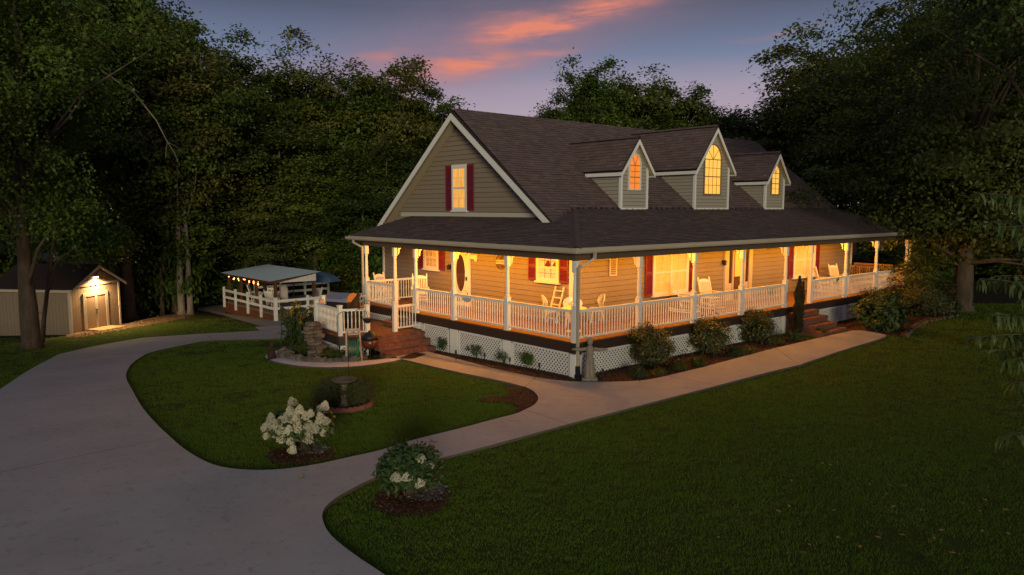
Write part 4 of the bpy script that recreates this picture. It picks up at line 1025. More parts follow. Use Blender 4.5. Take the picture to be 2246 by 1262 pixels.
for i in range(26):
    a = r3.uniform(0, 6.28); r_ = r3.uniform(.05, .21); x, z = r_ * math.cos(a), r_ * math.sin(a)
    if abs(z) > .085: b.ellip((x, 0, z), (.034, .008, .034), 7, 4); 
for sx in (-1, 1):
    for k in range(3): b.bar((sx * .02, 0, sx * .09), (-.15 + .15 * k, 0, sx * .19), .014, .012, (0, 1, 0))
place('scrollwork', b.mesh('scrollwork', RUST), ws)
place('banner', MB().box(-.235, .235, -.02, -.008, -.075, .065).mesh('banner', mat('cream_board', (.62, .55, .42), .6)), ws)
text('WELCOME', .098, RUST, ws, Matrix.Translation((0, -.024, -.005)) @ UPR)
vs = thing('framed_sign', 'tall narrow framed sign of printed lines left of the big front window', 'sign', (4.45, YW - .04, 2.72))
place('frame', MB().box(-.18, -.155, -.03, 0, -.33, .33).box(.155, .18, -.03, 0, -.33, .33).box(-.155, .155, -.03, 0, .305, .33).box(-.155, .155, -.03, 0, -.33, -.305).mesh('frame', WHITE), vs)
place('board', MB().box(-.154, .154, -.016, -.002, -.304, .304).mesh('board', mat('parchment_board', (.42, .34, .22), .7)), vs)
ln = MB(); r3 = random.Random(8)
for k in range(8):
    z = .255 - k * .074; x = -.125
    while x < .11:
        w = r3.uniform(.02, .055); ln.box(x, min(x + w, .128), -.019, -.016, z - .021, z + .021 * r3.uniform(.4, 1)); x += w + .014
place('print', ln.mesh('print', mat('brown_print', (.16, .085, .035), .8)), vs)
pl = thing('wall_plaque', 'small white shelf-shaped plaque right of the oval glass door', 'plaque', (XW - .03, 7.70, 2.80), R(-90))
place('board', MB().box(-.26, .26, -.03, 0, -.02, .12).box(-.29, .29, -.06, 0, .12, .145).mesh('board', WHITE), pl); place('bracket', MB().prism([(.05, -.02, -.02), (.24, -.02, -.02), (.22, -.02, -.09), (.16, -.02, -.12)], (0, .018, 0)).mesh('bracket', WHITE), pl)
rs = thing('rail_plaque', 'pale half-oval plaque fixed below the side railing before the oval glass door', 'plaque', (-.06, 4.82, DECK + .80), R(-90))
place('board', MB().prism([(-.24, 0, .02), (.24, 0, .02), (.22, 0, -.06), (.12, 0, -.12), (-.12, 0, -.12), (-.22, 0, -.06)], (0, .015, 0)).mesh('board', mat('grey_board', (.45, .44, .43), .6)), rs)
# hanging iron letters above the far wall
wl = thing('wall_script', 'thin dark metal script sign high on the front wall right of the door', 'sign', (14.9, YW - .05, 3.0))
b = MB(); b.tube([(-.55 + i * .05, 0, .05 * math.sin(i * 1.3)) for i in range(23)], .008, 5).box(-.6, -.54, -.01, .01, -.06, .09); place('script', b.mesh('script', IRON), wl)

# ------------------------------------------------------------------ landing furniture, grill, cats
gr = thing('gas_grill', 'black gas grill with steel hood at the corner of the side landing', 'grill', (-2.10, 9.35, LZ), R(-68))
place('cart', MB().box(-.62, .62, -.26, .26, .08, .72).mesh('cart', IRON), gr); place('firebox', MB().box(-.46, .46, -.29, .29, .72, .98).mesh('firebox', IRON), gr)
LAMPTINT = mat('lamp_tinted_end', (.42, .20, .07), .4, .5, 3, .4)  # porch lamp glow painted into the colour of ends and shelves
n = 10; pr = [(.30 * math.cos(math.pi * i / n), .99 + .30 * math.sin(math.pi * i / n) ** .7) for i in range(n + 1)]
place('hood', MB().prism([(-.46, y, z) for y, z in pr], (.92, 0, 0)).mesh('hood', STEEL), gr)
for sx in (-1, 1): place('hood_end', MB().prism([(sx * .462, y * 1.02, z + .006) for y, z in pr], (sx * .02, 0, 0)).mesh('hood_end', LAMPTINT), gr)
place('handle', MB().tube([(-.36, -.34, 1.12), (.36, -.34, 1.12)], .015, 8).mesh('handle', STEEL), gr)
for sx in (-1, 1): place('side_shelf', MB().box(sx * .63 - .16, sx * .63 + .16, -.24, .24, .80, .84).mesh('side_shelf', LAMPTINT), gr)
for sx in (-1, 1):
    place('wheel', MB().tube([(sx * .55, .2, .08), (sx * .60, .2, .08)], .08, 12).mesh('wheel', IRON), gr)
lc = thing('patio_chair', 'white lattice-backed patio chair behind the grill on the landing', 'chair', (-1.55, 10.35, LZ), R(20)); M_ = mat('white_plastic', (.62, .62, .68), .4, .4)
place('seat', MB().box(-.26, .26, -.25, .25, .40, .44).mesh('seat', M_), lc); b = MB()
for i in range(5): b.box(-.26 + i * .115, -.20 + i * .115, .24, .26, .44, .98)
for k in range(4): b.box(-.26, .26, .255, .275, .50 + k * .14, .56 + k * .14)
place('backrest', b.mesh('backrest', M_), lc)
for sx in (-.23, .23):
    for sy in (-.22, .22): place('leg', MB().box(sx - .025, sx + .025, sy - .025, sy + .025, 0, .40).mesh('leg', M_), lc)
    place('arm', MB().box(sx - .04, sx + .04, -.25, .25, .62, .65).mesh('arm', M_), lc)

def cat(label, p, a, furm, s=1.0, turn=0):
    """sitting cat as one skinned body; faces -y"""
    t = thing('cat', label, 'cat', p, R(a))
    J = [((0, .09, .10), .100), ((0, .05, .19), .088), ((0, .0, .27), .066), ((0, -.03, .325), .046), ((.008 * turn, -.045, .375), .060), ((.014 * turn, -.08, .378), .056), ((.018 * turn, -.125, .362), .032)]
    E = [(0, 1), (1, 2), (2, 3), (3, 4), (4, 5), (5, 6)]
    def ch(root, pts):
        k = root
        for q, r_ in pts: J.append((q, r_)); E.append((k, len(J) - 1)); k = len(J) - 1
    for sx in (-1, 1):
        ch(2, [((sx * .035, -.045, .20), .030), ((sx * .036, -.065, .09), .021), ((sx * .036, -.075, .025), .020), ((sx * .037, -.11, .015), .019)])
        ch(0, [((sx * .075, .02, .085), .060), ((sx * .085, -.03, .03), .030), ((sx * .08, -.09, .018), .022)])
        ch(4, [((sx * .042 + .012 * turn, -.055, .428), .022), ((sx * .052 + .012 * turn, -.05, .472), .005)])
    ch(0, [((.03, .17, .04), .030), ((.10, .20, .025), .022), ((.19, .14, .022), .018), ((.24, .05, .02), .014)])
    me = bpy.data.meshes.new('cat_body'); me.from_pydata([tuple(c * s for c in q) for q, _ in J], E, []); me.update()
    o = place('body', me, t); sk = o.modifiers.new('skin', 'SKIN'); me.materials.append(furm)
    for i, (q, r_) in enumerate(J): me.skin_vertices[0].data[i].radius = (r_ * s, r_ * s)
    me.skin_vertices[0].data[0].use_root = True
    ss = o.modifiers.new('sub', 'SUBSURF'); ss.levels = 2; ss.render_levels = 2
    sk.use_smooth_shade = True
    ey = MB()
    for sx in (-1, 1): ey.ellip(((sx * .024 + .015 * turn) * s, -.126 * s, .395 * s), (.008 * s, .006 * s, .009 * s), 6, 4)
    place('eyes', ey.mesh('eyes', mat('cat_eye', (.25, .2, .03), .2)), t)
    return t
cat('brown tabby cat sitting on the landing rail beside the grill', (-2.36, 7.84, LZ + .905), 68, mat('tabby_fur', (.075, .045, .025), .9, .1, 14, .8, (.03, .018, .01)), 1.2)
cat('dark brown cat sitting upright at the tip of the curved white path', (*(-4.65,9.47), zg(*(-4.65,9.47)) + .075), 150, mat('dark_fur', (.05, .03, .022), .9, .1, 14, .8, (.022, .014, .01)), 1.25)

# ------------------------------------------------------------------ round bed by the landing: stone stack, stones, hose reel
ROCK = mat('brown_fieldstone', (.16, .125, .10), .9, .2, 5, .8, (.07, .055, .045), bump=.8, bump_s=12, objrand=.3)
def rock_mesh(seed, r=(.5, .4, .3)):
    rn = random.Random(seed); b = MB(); b.ellip((0, 0, 0), r, 9, 6, .16, rn)
    b.v = [tuple(Vector(v) * (1 + .25 * noise.noise(Vector(v) * 2.5 + Vector((seed, 0, 0))))) for v in b.v]
    return b.mesh('stone', ROCK)
RK = [rock_mesh(i) for i in range(5)]
stk = thing('stone_waterfall', 'stacked fieldstone garden fountain at the landing corner by the tall cannas', 'fountain', (*(-3.71,8.27,-0.3)[:2], zg(*(-3.71,8.27,-0.3)[:2])))
rn = random.Random(5); z = .0
for k in range(10):
    for j in range(2): place('stone', RK[(k + j) % 5], stk, (rn.uniform(-.08, .08) + (j - .5) * .26, rn.uniform(-.08, .08), z + .06), rn.uniform(0, 6), (rn.uniform(.36, .5), rn.uniform(.36, .5), .27))
    z += .128
border = smoothline([(-4.12,9.54), (-4.24,8.85), (-4.18,8.13), (-3.97,7.42), (-3.59,6.94), (-3.12,6.62), (-2.65,6.44)], 1)
def walk_line(pl, step):
    o = []; acc = 0
    for a, c in zip(pl, pl[1:]):
        a, c = Vector(a), Vector(c); L = (c - a).length; t = acc
        while t < L: o.append(a.lerp(c, t / L)); t += step
        acc = t - L
    return o
pos = walk_line(border, .26); rn = random.Random(9)
for i, p in enumerate(pos):
    big = .62 if i < 2 else rn.uniform(.28, .42)
    o = place('border_stone', RK[i % 5], None, (p.x + rn.uniform(-.04, .04), p.y + .08 + rn.uniform(-.04, .04), zg(p.x, p.y) + .06 + big * .15), rn.uniform(0, 6), (big, big, big * rn.uniform(.9, 1.3)))
    tag(o, 'brown fieldstone in the row edging the round bed below the landing', 'stone', 'fieldstones edging the round bed')
hp = (-3.05,6.86,-0.2)
hr = thing('hose_reel', 'beige hose reel cart wound with green hose in front of the landing lattice', 'hose reel', (hp[0], hp[1], zg(hp[0], hp[1]) + .02), R(-25))
BEI = mat('beige_plastic', (.36, .26, .19), .5, .4)
for sx in (-1, 1): place('side_frame', MB().bar((sx * .24, -.22, .02), (sx * .20, .14, 1.02), .05, .09).bar((sx * .24, .26, .05), (sx * .22, .0, .42), .04, .06).mesh('side_frame', BEI), hr)
place('handle', MB().box(-.21, .21, .11, .16, .98, 1.05).box(-.2, .2, .08, .12, .84, .90).mesh('handle', BEI), hr); place('tray', MB().box(-.24, .24, -.26, .22, .02, .06).mesh('tray', BEI), hr)
place('drum', MB().tube([(-.19, -.02, .42), (.19, -.02, .42)], .16, 16).tube([(-.2, -.02, .42), (-.185, -.02, .42)], .30, 18).tube([(.185, -.02, .42), (.2, -.02, .42)], .30, 18).mesh('drum', BEI), hr)
ho = MB(); pts = []
for i in range(230):
    a = i * .42; ly = i // 75; u_ = (i % 75) / 75; pts.append((-.17 + .34 * (u_ if ly % 2 == 0 else 1 - u_), -.02 + (.19 + .035 * ly) * math.cos(a), .42 + (.19 + .035 * ly) * math.sin(a)))
pts += [(.1, -.3, .3), (.05, -.4, .12), (.2, -.5, .05), (.5, -.45, .04)]
place('hose', MB().tube(pts, .017, 6).mesh('hose', mat('green_hose', (.03, .16, .09), .4, .5)), hr)
for sx in (-1, 1): place('wheel', MB().tube([(sx * .27, .24, .11), (sx * .31, .24, .11)], .11, 14).mesh('wheel', IRON), hr)
gp2 = (-2.2,7.11,-0.2)
gc = thing('round_planter', 'dark kettle-shaped garden planter beside the hose reel at the brick steps', 'planter', (gp2[0] - .1, gp2[1], zg(gp2[0], gp2[1])))
place('bowl', MB().lathe([(.08, .30), (.22, .38), (.27, .5), (.26, .6), (.20, .66)], n=16).mesh('bowl', mat('rust_glaze', (.16, .04, .02), .3, .5, 5, .5, (.03, .015, .01)), True), gc); place('lid', MB().lathe([(.27, .62), (.25, .74), (.15, .84), (.05, .88), (.05, .92)], n=16).mesh('lid', IRON, True), gc)
for k in range(3): a = k * 2.1; place('leg', MB().tube([(.15 * math.cos(a), .15 * math.sin(a), .38), (.24 * math.cos(a), .24 * math.sin(a), 0)], .018, 6).mesh('leg', IRON), gc)
def hook(label, p, h, lean=0, bend=.22, side=1):
    z = zg(p[0], p[1]); pts = [(0, 0, 0), (0, 0, h * .82)] + [(side * bend * (1 - math.cos(t)), 0, h * .82 + bend * math.sin(t)) for t in (.5, 1.0, 1.57, 2.1, 2.7, 3.3)]
    t = thing('shepherd_hook', label, 'garden hook', (p[0], p[1], z), R(-40)); place('rod', MB().tube(pts, .011, 6).mesh('rod', IRON), t); return t
h1 = hook('black shepherd hook in front of the landing corner rail', (-3.44,7.15,-0.25), 1.75)
h2 = hook('black shepherd hook holding a fern basket by the hose reel', (-2.71,7.47,-0.25), 1.72, side=1, bend=.24)
# feeder pole on the lawn by the birdbath
fp = (-6.21,1.54,-0.05)
h3 = thing('garden_pole', 'thin black pole standing behind the birdbath on the lawn', 'garden pole', (fp[0] + .3, fp[1] + .35, zg(*fp[:2])))
place('rod', MB().tube([(0, 0, 0), (0, 0, 1.75)], .009, 6).mesh('rod', IRON), h3)
hb = thing('hanging_basket', 'dark fern basket hanging from the hook beside the hose reel', 'hanging basket', ((-2.71,7.47,-0.25)[0] + .36, (-2.71,7.47,-0.25)[1] - .30, zg(-2.8, 7) + 1.16))
place('basket', MB().lathe([(.05, 0), (.13, .06), (.16, .16)], n=12).tube([(-.15, 0, .16), (0, 0, .40), (.15, 0, .16)], .006, 5).mesh('basket', IRON), hb)

# ------------------------------------------------------------------ corner statue, birdbath
STONE = mat('weathered_cast_stone', (.27, .235, .185), .9, .2, 7, .7, (.16, .135, .105), bump=.5, bump_s=25)
ap = (0.01,-0.56)
an = thing('garden_statue', 'grey stone figure with arms stretched sideways beside the porch corner downspout', 'statue', (ap[0], ap[1], zg(*ap) + .02), R(-45))
b = MB(); b.box(-.21, .21, -.19, .19, 0, .07); b.lathe([(.17, .07), (.145, .18), (.115, .45), (.095, .66), (.105, .78), (.11, .86), (.075, .93), (.045, .96)], n=14)
for i in range(8): a = i * .785; b.tube([(.15 * math.cos(a), .15 * math.sin(a), .1), (.10 * math.cos(a), .10 * math.sin(a), .62)], .018, 5)
for sx in (-1, 1): b.tube([(sx * .09, 0, .86), (sx * .24, -.01, .845), (sx * .42, -.02, .85)], [.055, .05, .042], 8); b.ellip((sx * .45, -.02, .85), (.045, .025, .03), 8, 5)
place('body', b.mesh('body', STONE, True), an); place('head', MB().ellip((0, -.01, 1.06), (.075, .085, .105), 12, 9).ellip((0, -.09, 1.055), (.012, .018, .02), 6, 4).mesh('head', STONE, True), an)
place('hair', MB().ellip((0, .02, 1.08), (.085, .085, .10), 12, 8).mesh('hair', STONE, True), an)
bp = (-6.22,1.55)
bb_ = thing('birdbath', 'stone birdbath with wide shallow bowl among dark grasses on the lawn', 'birdbath', (bp[0], bp[1], zg(*bp)))
place('pedestal', MB().lathe([(.15, 0), (.15, .06), (.095, .10), (.08, .18), (.105, .28), (.095, .38), (.07, .50), (.10, .57)], n=16).mesh('pedestal', mat('sandy_stone', (.33, .27, .18), .9, .2, 7, .7, (.2, .16, .10)), True), bb_)
place('bowl', MB().lathe([(.10, .56), (.20, .60), (.28, .65), (.30, .68), (.275, .68), (.19, .64), (.02, .62)], n=24).mesh('bowl', mat('mossy_stone', (.15, .13, .11), .95, .1, 12, .8, (.08, .07, .06)), True), bb_)
TERRA = mat('terracotta_edging', (.24, .09, .06), .9, .15, 10, .4)
eb = thing('scalloped_edging', 'ring of scalloped red edging blocks round the birdbath planting', 'edging', (bp[0], bp[1], zg(*bp)))
for i in range(13):
    a = R(150 + i * 24); b = MB(); n = 6; pr = [(-.145, 0), (.145, 0)] + [(.145 - .29 * k / n, .12 + .035 * abs(math.sin(math.pi * 2 * k / n))) for k in range(n + 1)]
    b.prism([(x, 0, z) for x, z in pr], (0, .05, 0)); place('edging_block', b.mesh('edging_block', TERRA), eb, (.66 * math.cos(a), .66 * math.sin(a), 0), a + R(90))
bm_ = struct('mulch_ring', fill('mulch_ring', [(bp[0] + .64 * math.cos(t * .35), bp[1] + .64 * math.sin(t * .35)) for t in range(18)], MULCH, .04, step=.5))
# path stakes along the beds
sm = MB().tube([(0, 0, 0), (0, 0, .26)], .012, 6).lathe([(.03, .26), (.035, .33), (.02, .36), (.045, .365), (.01, .39)], n=8).mesh('path_light', IRON)
for i, (u, lb) in enumerate([((-0.93,4.24), 'left'), ((-0.66,3.15), ''), ((-0.64,2), ''), ((-0.66,0.72), ''), ((0.03,-1.01), ''), ((0.78,-1.67), ''), ((4.54,-1.43), ''), ((7.6,-1.5), ''), ((-2.26,10.41), ''), ((-3.35,6.9), ''), ((0.08,6.85), '')]):
    o = place('path_light', sm, None, (u[0], u[1], zg(*u) + .02)); tag(o, 'thin black unlit path light staked in the mulch beside the concrete path', 'path light', 'unlit path lights along the beds')
# clay and yellow yard signs by the right bed
ys_ = thing('yard_tag', 'small yellowish square tag in front of the big leafy bush by the front path', 'tag', (*(14.85,-1.9), 0), R(-45)); place('board', MB().box(-.11, .11, -.01, .01, .12, .34).mesh('board', mat('ochre_board', (.30, .22, .07), .6)), ys_); place('stake', MB().box(-.01, .01, -.012, .0, 0, .12).mesh('stake', IRON), ys_)
# bed edging right side
ed = walk_line([(13.92,-3.28), (15.61,-2.85), (18.14,-2.44), (21.09,-2.58)], .42)
for p in ed: tag(place('edging_log', MB().box(-.2, .2, -.05, .05, -.02, .10).mesh('edging_log', CONCE), None, (p.x, p.y, zg(p.x, p.y)), rnd.uniform(.7, 1.1)), 'dark edging block along the bed beyond the front steps', 'edging', 'edging blocks round the right bed')

# ------------------------------------------------------------------ shed
SA_, SB_ = (-6.97,29.14,-1.76), (-4.09,31.7,-1.89)
sv = Vector((SB_[0] - SA_[0], SB_[1] - SA_[1])); SWid = sv.length; sang = math.atan2(sv.y, sv.x); SZ = min(SA_[2], SB_[2])
sh = thing('garden_shed', 'tan gabled garden shed with double doors under a lit floodlight', 'shed', (SA_[0], SA_[1], SA_[2]), sang)
SHT = mat('tan_shed_board', (.27, .205, .14), .8, .2, 2, .4, (.21, .155, .105), objrand=.02); SHTR = mat('cream_shed_trim', (.48, .41, .32), .7, .3); SHR = mat('dark_shed_roof', (.04, .03, .028), .95, .1, 20, .5)
dz = SB_[2] - SA_[2]; WH, AP, SD = 2.40, 3.40, 4.3
place('wall', MB().prism([(.02, .02, -.25), (SWid - .02, .02, -.25), (SWid - .02, .02, WH), (SWid / 2, .02, AP - .02), (.02, .02, WH)], (0, SD - .04, 0)).mesh('wall', SHT), sh)
x = 0
while x < SWid - .02:
    x1 = min(x + .2, SWid); top = lambda q: WH + (AP - WH) * (1 - abs(q - SWid / 2) / (SWid / 2)) - .03
    pl_ = [(x, 0, -.2), (x1 - .012, 0, -.2), (x1 - .012, 0, top(x1 - .012))] + ([(SWid / 2, 0, top(SWid / 2))] if x < SWid / 2 < x1 else []) + [(x, 0, top(x))]
    place('siding_board', MB().prism(pl_, (0, .02, 0)).mesh('siding_board', SHT), sh); x += .2
y = .02; sbm = MB().box(0, .02, 0, .19, -.2, WH - .02).mesh('siding_board', SHT)
while y < SD: place('siding_board', sbm, sh, (-.002, y, 0)); y += .2
for x0 in (-.03, SWid - .09): place('corner_board', MB().box(x0, x0 + .12, -.03, -.001, -.25, WH).mesh('corner_board', SHTR), sh)
place('corner_board', MB().box(-.03, -.004, 0, .10, -.25, WH).mesh('corner_board', SHTR), sh); place('corner_board', MB().box(-.03, -.004, SD - .1, SD, -.25, WH).mesh('corner_board', SHTR), sh)
place('gable_trim', MB().box(.1, SWid - .1, -.035, -.001, WH - .06, WH + .05).mesh('gable_trim', SHTR), sh)
for s_ in (0, 1):
    X0 = -.22 if s_ == 0 else SWid + .22; zl = WH - (AP - WH) * .22 / (SWid / 2)
    place('roof', MB().prism([(X0, -.32, zl + .02), (SWid / 2, -.32, AP + .02), (SWid / 2, SD + .2, AP + .02), (X0, SD + .2, zl + .02)], (0, 0, .05)).mesh('roof', SHR), sh)
    place('rake_board', MB().prism([(X0, -.34, zl + .015), (SWid / 2, -.34, AP + .015), (SWid / 2, -.34, AP - .12), (X0, -.34, zl - .11)], (0, .03, 0)).mesh('rake_board', SHTR), sh)
place('fascia_board', MB().box(-.24, -.21, -.3, SD + .2, WH - .24, WH - .12).mesh('fascia_board', SHTR), sh)
D0, D1 = 1.05, 2.75
fl_z = .12
place('door_frame', MB().box(D0 - .11, D0, -.04, -.001, 0, 1.98).box(D1, D1 + .11, -.04, -.001, dz, 1.98).box(D0, D1, -.04, -.001, 1.88, 1.98).mesh('door_frame', SHTR), sh)
dm = (D0 + D1) / 2
for k, (x0, x1) in enumerate(((D0 + .01, dm - .01), (dm + .01, D1 - .01))):
    d = place('door', MB().box(x0, x1, -.03, -.002, -.05, 1.87).mesh('door', SHT), sh); t = .07
    place('door_trim', MB().box(x0, x0 + t, -.045, -.031, -.05, 1.87).box(x1 - t, x1, -.045, -.031, -.05, 1.87).box(x0 + t, x1 - t, -.045, -.031, 1.79, 1.87).mesh('door_trim', SHTR), d)
    if k == 0: place('handle', MB().box(x1 - .06, x1 + .06, -.075, -.046, .98, 1.04).box(x1 - .03, x1 + .03, -.07, -.046, .84, .93).mesh('handle', IRON), d)
lm = place('flood_light', MB().box(SWid / 2 - .16, SWid / 2 + .16, -.14, -.04, AP - .62, AP - .54).mesh('flood_light', WHITE), sh)
place('lamp', MB().box(SWid / 2 - .12, SWid / 2 + .12, -.13, -.06, AP - .66, AP - .625).mesh('lamp', mat('shed_lamp_glass', (.9, .8, .6), .4, emit=(1, .75, .42), estr=40)), lm)
l_ = bpy.data.lights.new('flood_lamp', 'SPOT'); l_.energy = 1300; l_.color = (1, .62, .27); l_.shadow_soft_size = .06; l_.spot_size = R(165); l_.spot_blend = .6
lo = bpy.data.objects.new('flood_lamp', l_); col.objects.link(lo); lo.parent = sh; lo.location = (SWid / 2, -.22, AP - .68); lo.rotation_euler = (R(-8), 0, 0)
Ms = Matrix.Translation((SA_[0], SA_[1], SA_[2])) @ Matrix.Rotation(sang, 4, 'Z')
def onsh(x, y, h): w = Ms @ Vector((x, y, 0)); return (x, y, zg(w.x, w.y) - SA_[2] + h)
place('ramp', MB().prism([onsh(D0 - .05, -.05, .11), onsh(D1 + .1, -.05, .11), onsh(D1 + .15, -1.0, .05), onsh(D0 - .1, -1.0, .05)], (0, 0, -.04)).mesh('ramp', mat('raw_plywood', (.36, .235, .115), .8, .2, 3, .4)), sh)
ht = thing('hand_truck', 'red and black hand truck leaning on the dark side of the shed', 'hand truck', tuple(Matrix.Translation((SA_[0], SA_[1], SA_[2])) @ Matrix.Rotation(sang, 4, 'Z') @ Vector((-.25, 1.7, -.15))), sang + R(90))
RED = mat('red_paint', (.28, .02, .015), .5, .4)
for sx in (-1, 1): place('upright', MB().tube([(sx * .2, 0, .1), (sx * .2, -.15, 1.25)], .02, 6).mesh('upright', RED), ht); place('wheel', MB().tube([(sx * .23, .1, .13), (sx * .29, .1, .13)], .13, 14).mesh('wheel', IRON), ht); place('hub', MB().tube([(sx * .292, .1, .13), (sx * .3, .1, .13)], .06, 10).mesh('hub', WHITE), ht)
place('crossbar', MB().tube([(-.2, -.03, .35), (.2, -.03, .35)], .018, 6).tube([(-.2, -.1, .8), (.2, -.1, .8)], .018, 6).tube([(-.2, -.15, 1.25), (.2, -.15, 1.25)], .02, 6).mesh('crossbar', RED), ht); place('toe_plate', MB().box(-.22, .22, .02, .28, .05, .07).mesh('toe_plate', IRON), ht)

# ------------------------------------------------------------------ pavilion with white rail fence
PX0, PX1, PY0, PY1, PZB, PZD = 2.2, 9.3, 25.15, 33.0, -1.75, -1.18
pv = thing('pavilion', 'open pavilion with corrugated lean-to roof on a raised deck with white rails', 'pavilion', (PX0, PY0, PZB))
o_ = Vector((PX0, PY0, PZB)); pw = lambda b, nm, m: place(nm, b.mesh(nm, m), pv)
DK = PZD - PZB
BRN = mat('brown_stained_post', (.10, .04, .018), .7, .3, 3, .5); GREYD = mat('grey_deck', (.22, .19, .17), .8, .2, 2, .5)
pw(MB().box(0, PX1 - PX0, 0, PY1 - PY0, DK - .04, DK), 'deck_floor', GREYD)
bw = MB().box(0, .29, 0, .09, 0, .085).mesh('base_plank', BRN)
pw(MB().box(.02, PX1 - PX0, .02, PY1 - PY0, -.45, DK - .05), 'base', mat('void_shade_black', (.01, .009, .008)))
z = DK - .05
for k in range(4):
    pw(MB().box(-.0, .02, 0, PY1 - PY0, z - .14, z), 'base_plank', mat('red_brown_plank', (.12, .045, .022), .8, .2, 3, .5)); pw(MB().box(.021, PX1 - PX0, -.0, .02, z - .14, z), 'base_plank', mat('weathered_plank', (.15, .075, .055), .8, .2, 3, .5)); z -= .152
for (x, y) in ((.25, .5), (.25, 3.2), (.25, 5.6), (.25, 7.6), (2.55, .5), (2.55, 7.6)):
    pw(MB().box(x - .075, x + .075, y - .075, y + .075, DK, .62 - PZB + .36 * max(0, (x - .25)) / 2.8), 'post', BRN)
# corrugated roof, low on the left, rising to the right
RFM = mat('galvanised_roof', (.43, .52, .57), .45, .6, 1.5, .5, (.34, .40, .42))
for k in range(2):
    y0 = .15 + k * 3.80; v = []; n = 50; w = 3.80
    for i in range(n + 1):
        yy = y0 + w * i / n; zz = .018 * math.sin(i * math.pi / 1.5) - .01 * k
        v += [(-.2, yy, .66 - PZB + zz), (2.85, yy, 1.04 - PZB + zz)]
    place('roof_sheet', rawmesh('roof_sheet', v, [(2 * i, 2 * i + 1, 2 * i + 3, 2 * i + 2) for i in range(n)], RFM), pv)
pw(MB().bar((0, .35, .56 - PZB), (0, 7.6, .56 - PZB), .06, .14).bar((2.65, .35, .90 - PZB), (2.65, 7.6, .90 - PZB), .06, .14).bar((0, .38, .58 - PZB), (2.65, .38, .92 - PZB), .05, .12), 'roof_beam', BRN)
tri = MB(); poly = [(.35, .55 - PZB), (2.6, .52 - PZB), (2.6, .94 - PZB)]
for k, sg in enumerate((1, -1)):
    c = -3.0
    while c < 6:
        q = clip(clip(poly, sg, 1, c + .03), -sg, -1, -(c - .03))
        if len(q) >= 3: tri.prism([(p[0], .30 - .008 * k, p[1]) for p in q], (0, -.008, 0))
        c += .115
o = pw(tri, 'gable_lattice', LATW); o['kind'] = 'stuff'
FPW = mat('white_fence_paint', (.66, .64, .62), .6, .3, 2, .3)
def fence_run(a, c, n, h=.95):
    a, c = Vector(a), Vector(c)
    for i in range(n + 1): p = a.lerp(c, i / n); pw(MB().box(p.x - .06, p.x + .06, p.y - .06, p.y + .06, DK - .35, DK + h), 'fence_post', FPW)
    for zz in (.32, .74): pw(MB().bar((a.x, a.y, DK + zz), (c.x, c.y, DK + zz), .04, .15), 'fence_rail', FPW)
fence_run((-.05, -.05), (-.05, 7.7), 4); fence_run((.02, -.06), (5.6, -.06), 3); fence_run((2.0, 7.85), (7.2, 7.85), 3, .98)
st_ = thing('string_lights', 'string of glowing orange bulbs looped under the pavilion roof', 'string lights', (PX0, PY0, PZB)); bz = .50 - PZB; wire = []; r3 = random.Random(2)
bulb = MB().ellip((0, 0, -.04), (.035, .035, .045), 8, 6).mesh('bulb', mat('amber_bulb', (.8, .3, .1), .4, emit=(1, .26, .06), estr=11))
for y0, y1, n_ in ((7.2, 5.7, 6), (4.6, 2.6, 10)):
    for i in range(n_):
        t = i / (n_ - 1); y = y0 + (y1 - y0) * t; x = .12 + .35 * (i % 3) / 2; z = bz - .02 - .17 * math.sin(math.pi * ((i * .37) % 1)); wire.append((x, y, z)); place('bulb', bulb, st_, (x, y, z))
place('wire', MB().tube(wire, .006, 4).mesh('wire', IRON), st_)
for i, (x, y, a, lb) in enumerate([(3.1, 27.6, 120, 'white slatted chair on the pavilion deck behind the front rail corner'), (3.5, 31.2, 60, 'white slatted chair deepest under the pavilion roof'), (5.4, 27.0, 200, 'white slatted chair on the open part of the pavilion deck'), (3.9, 29.4, 150, 'white slatted chair in the middle of the pavilion')]):
    c = dup(rc, (x, y, PZD), R(a), lb); c.name = 'slatted_chair'; c['category'] = 'chair'; c['group'] = 'chairs on the pavilion deck'
up_ = (7.06,29.3,0.21)
um = thing('patio_umbrella', 'blue domed patio umbrella beside the pavilion roof', 'umbrella', (6.75, 28.6, PZD)); UB = mat('blue_canvas', (.06, .10, .16), .8, .2); n = 8; v = [(0, 0, 2.05)]; uz = 1.92
v = [(0, 0, uz)]
for k, (r_, z_) in enumerate(((.45, uz - .10), (.9, uz - .30), (1.25, uz - .58))): v += [(r_ * math.cos(2 * math.pi * i / n), r_ * math.sin(2 * math.pi * i / n), z_) for i in range(n)]
f = [(0, 1 + i, 1 + (i + 1) % n) for i in range(n)] + [(1 + k * n + i, 1 + (k + 1) * n + i, 1 + (k + 1) * n + (i + 1) % n, 1 + k * n + (i + 1) % n) for k in range(2) for i in range(n)]
place('canopy', rawmesh('canopy', v, f, UB), um); place('pole', MB().tube([(0, 0, 0), (0, 0, uz + .06)], .022, 8).mesh('pole', IRON), um)
rb = MB()
for i in range(n): rb.tube([(0, 0, uz - .05)] + [(r_ * math.cos(2 * math.pi * i / n), r_ * math.sin(2 * math.pi * i / n), z_ - .02) for r_, z_ in ((.45, uz - .10), (.9, uz - .30), (1.22, uz - .56))], .010, 4)
place('ribs', rb.mesh('ribs', IRON), um); place('base', MB().lathe([(.26, 0), (.26, .05), (.05, .10)], n=14).mesh('base', IRON), um)
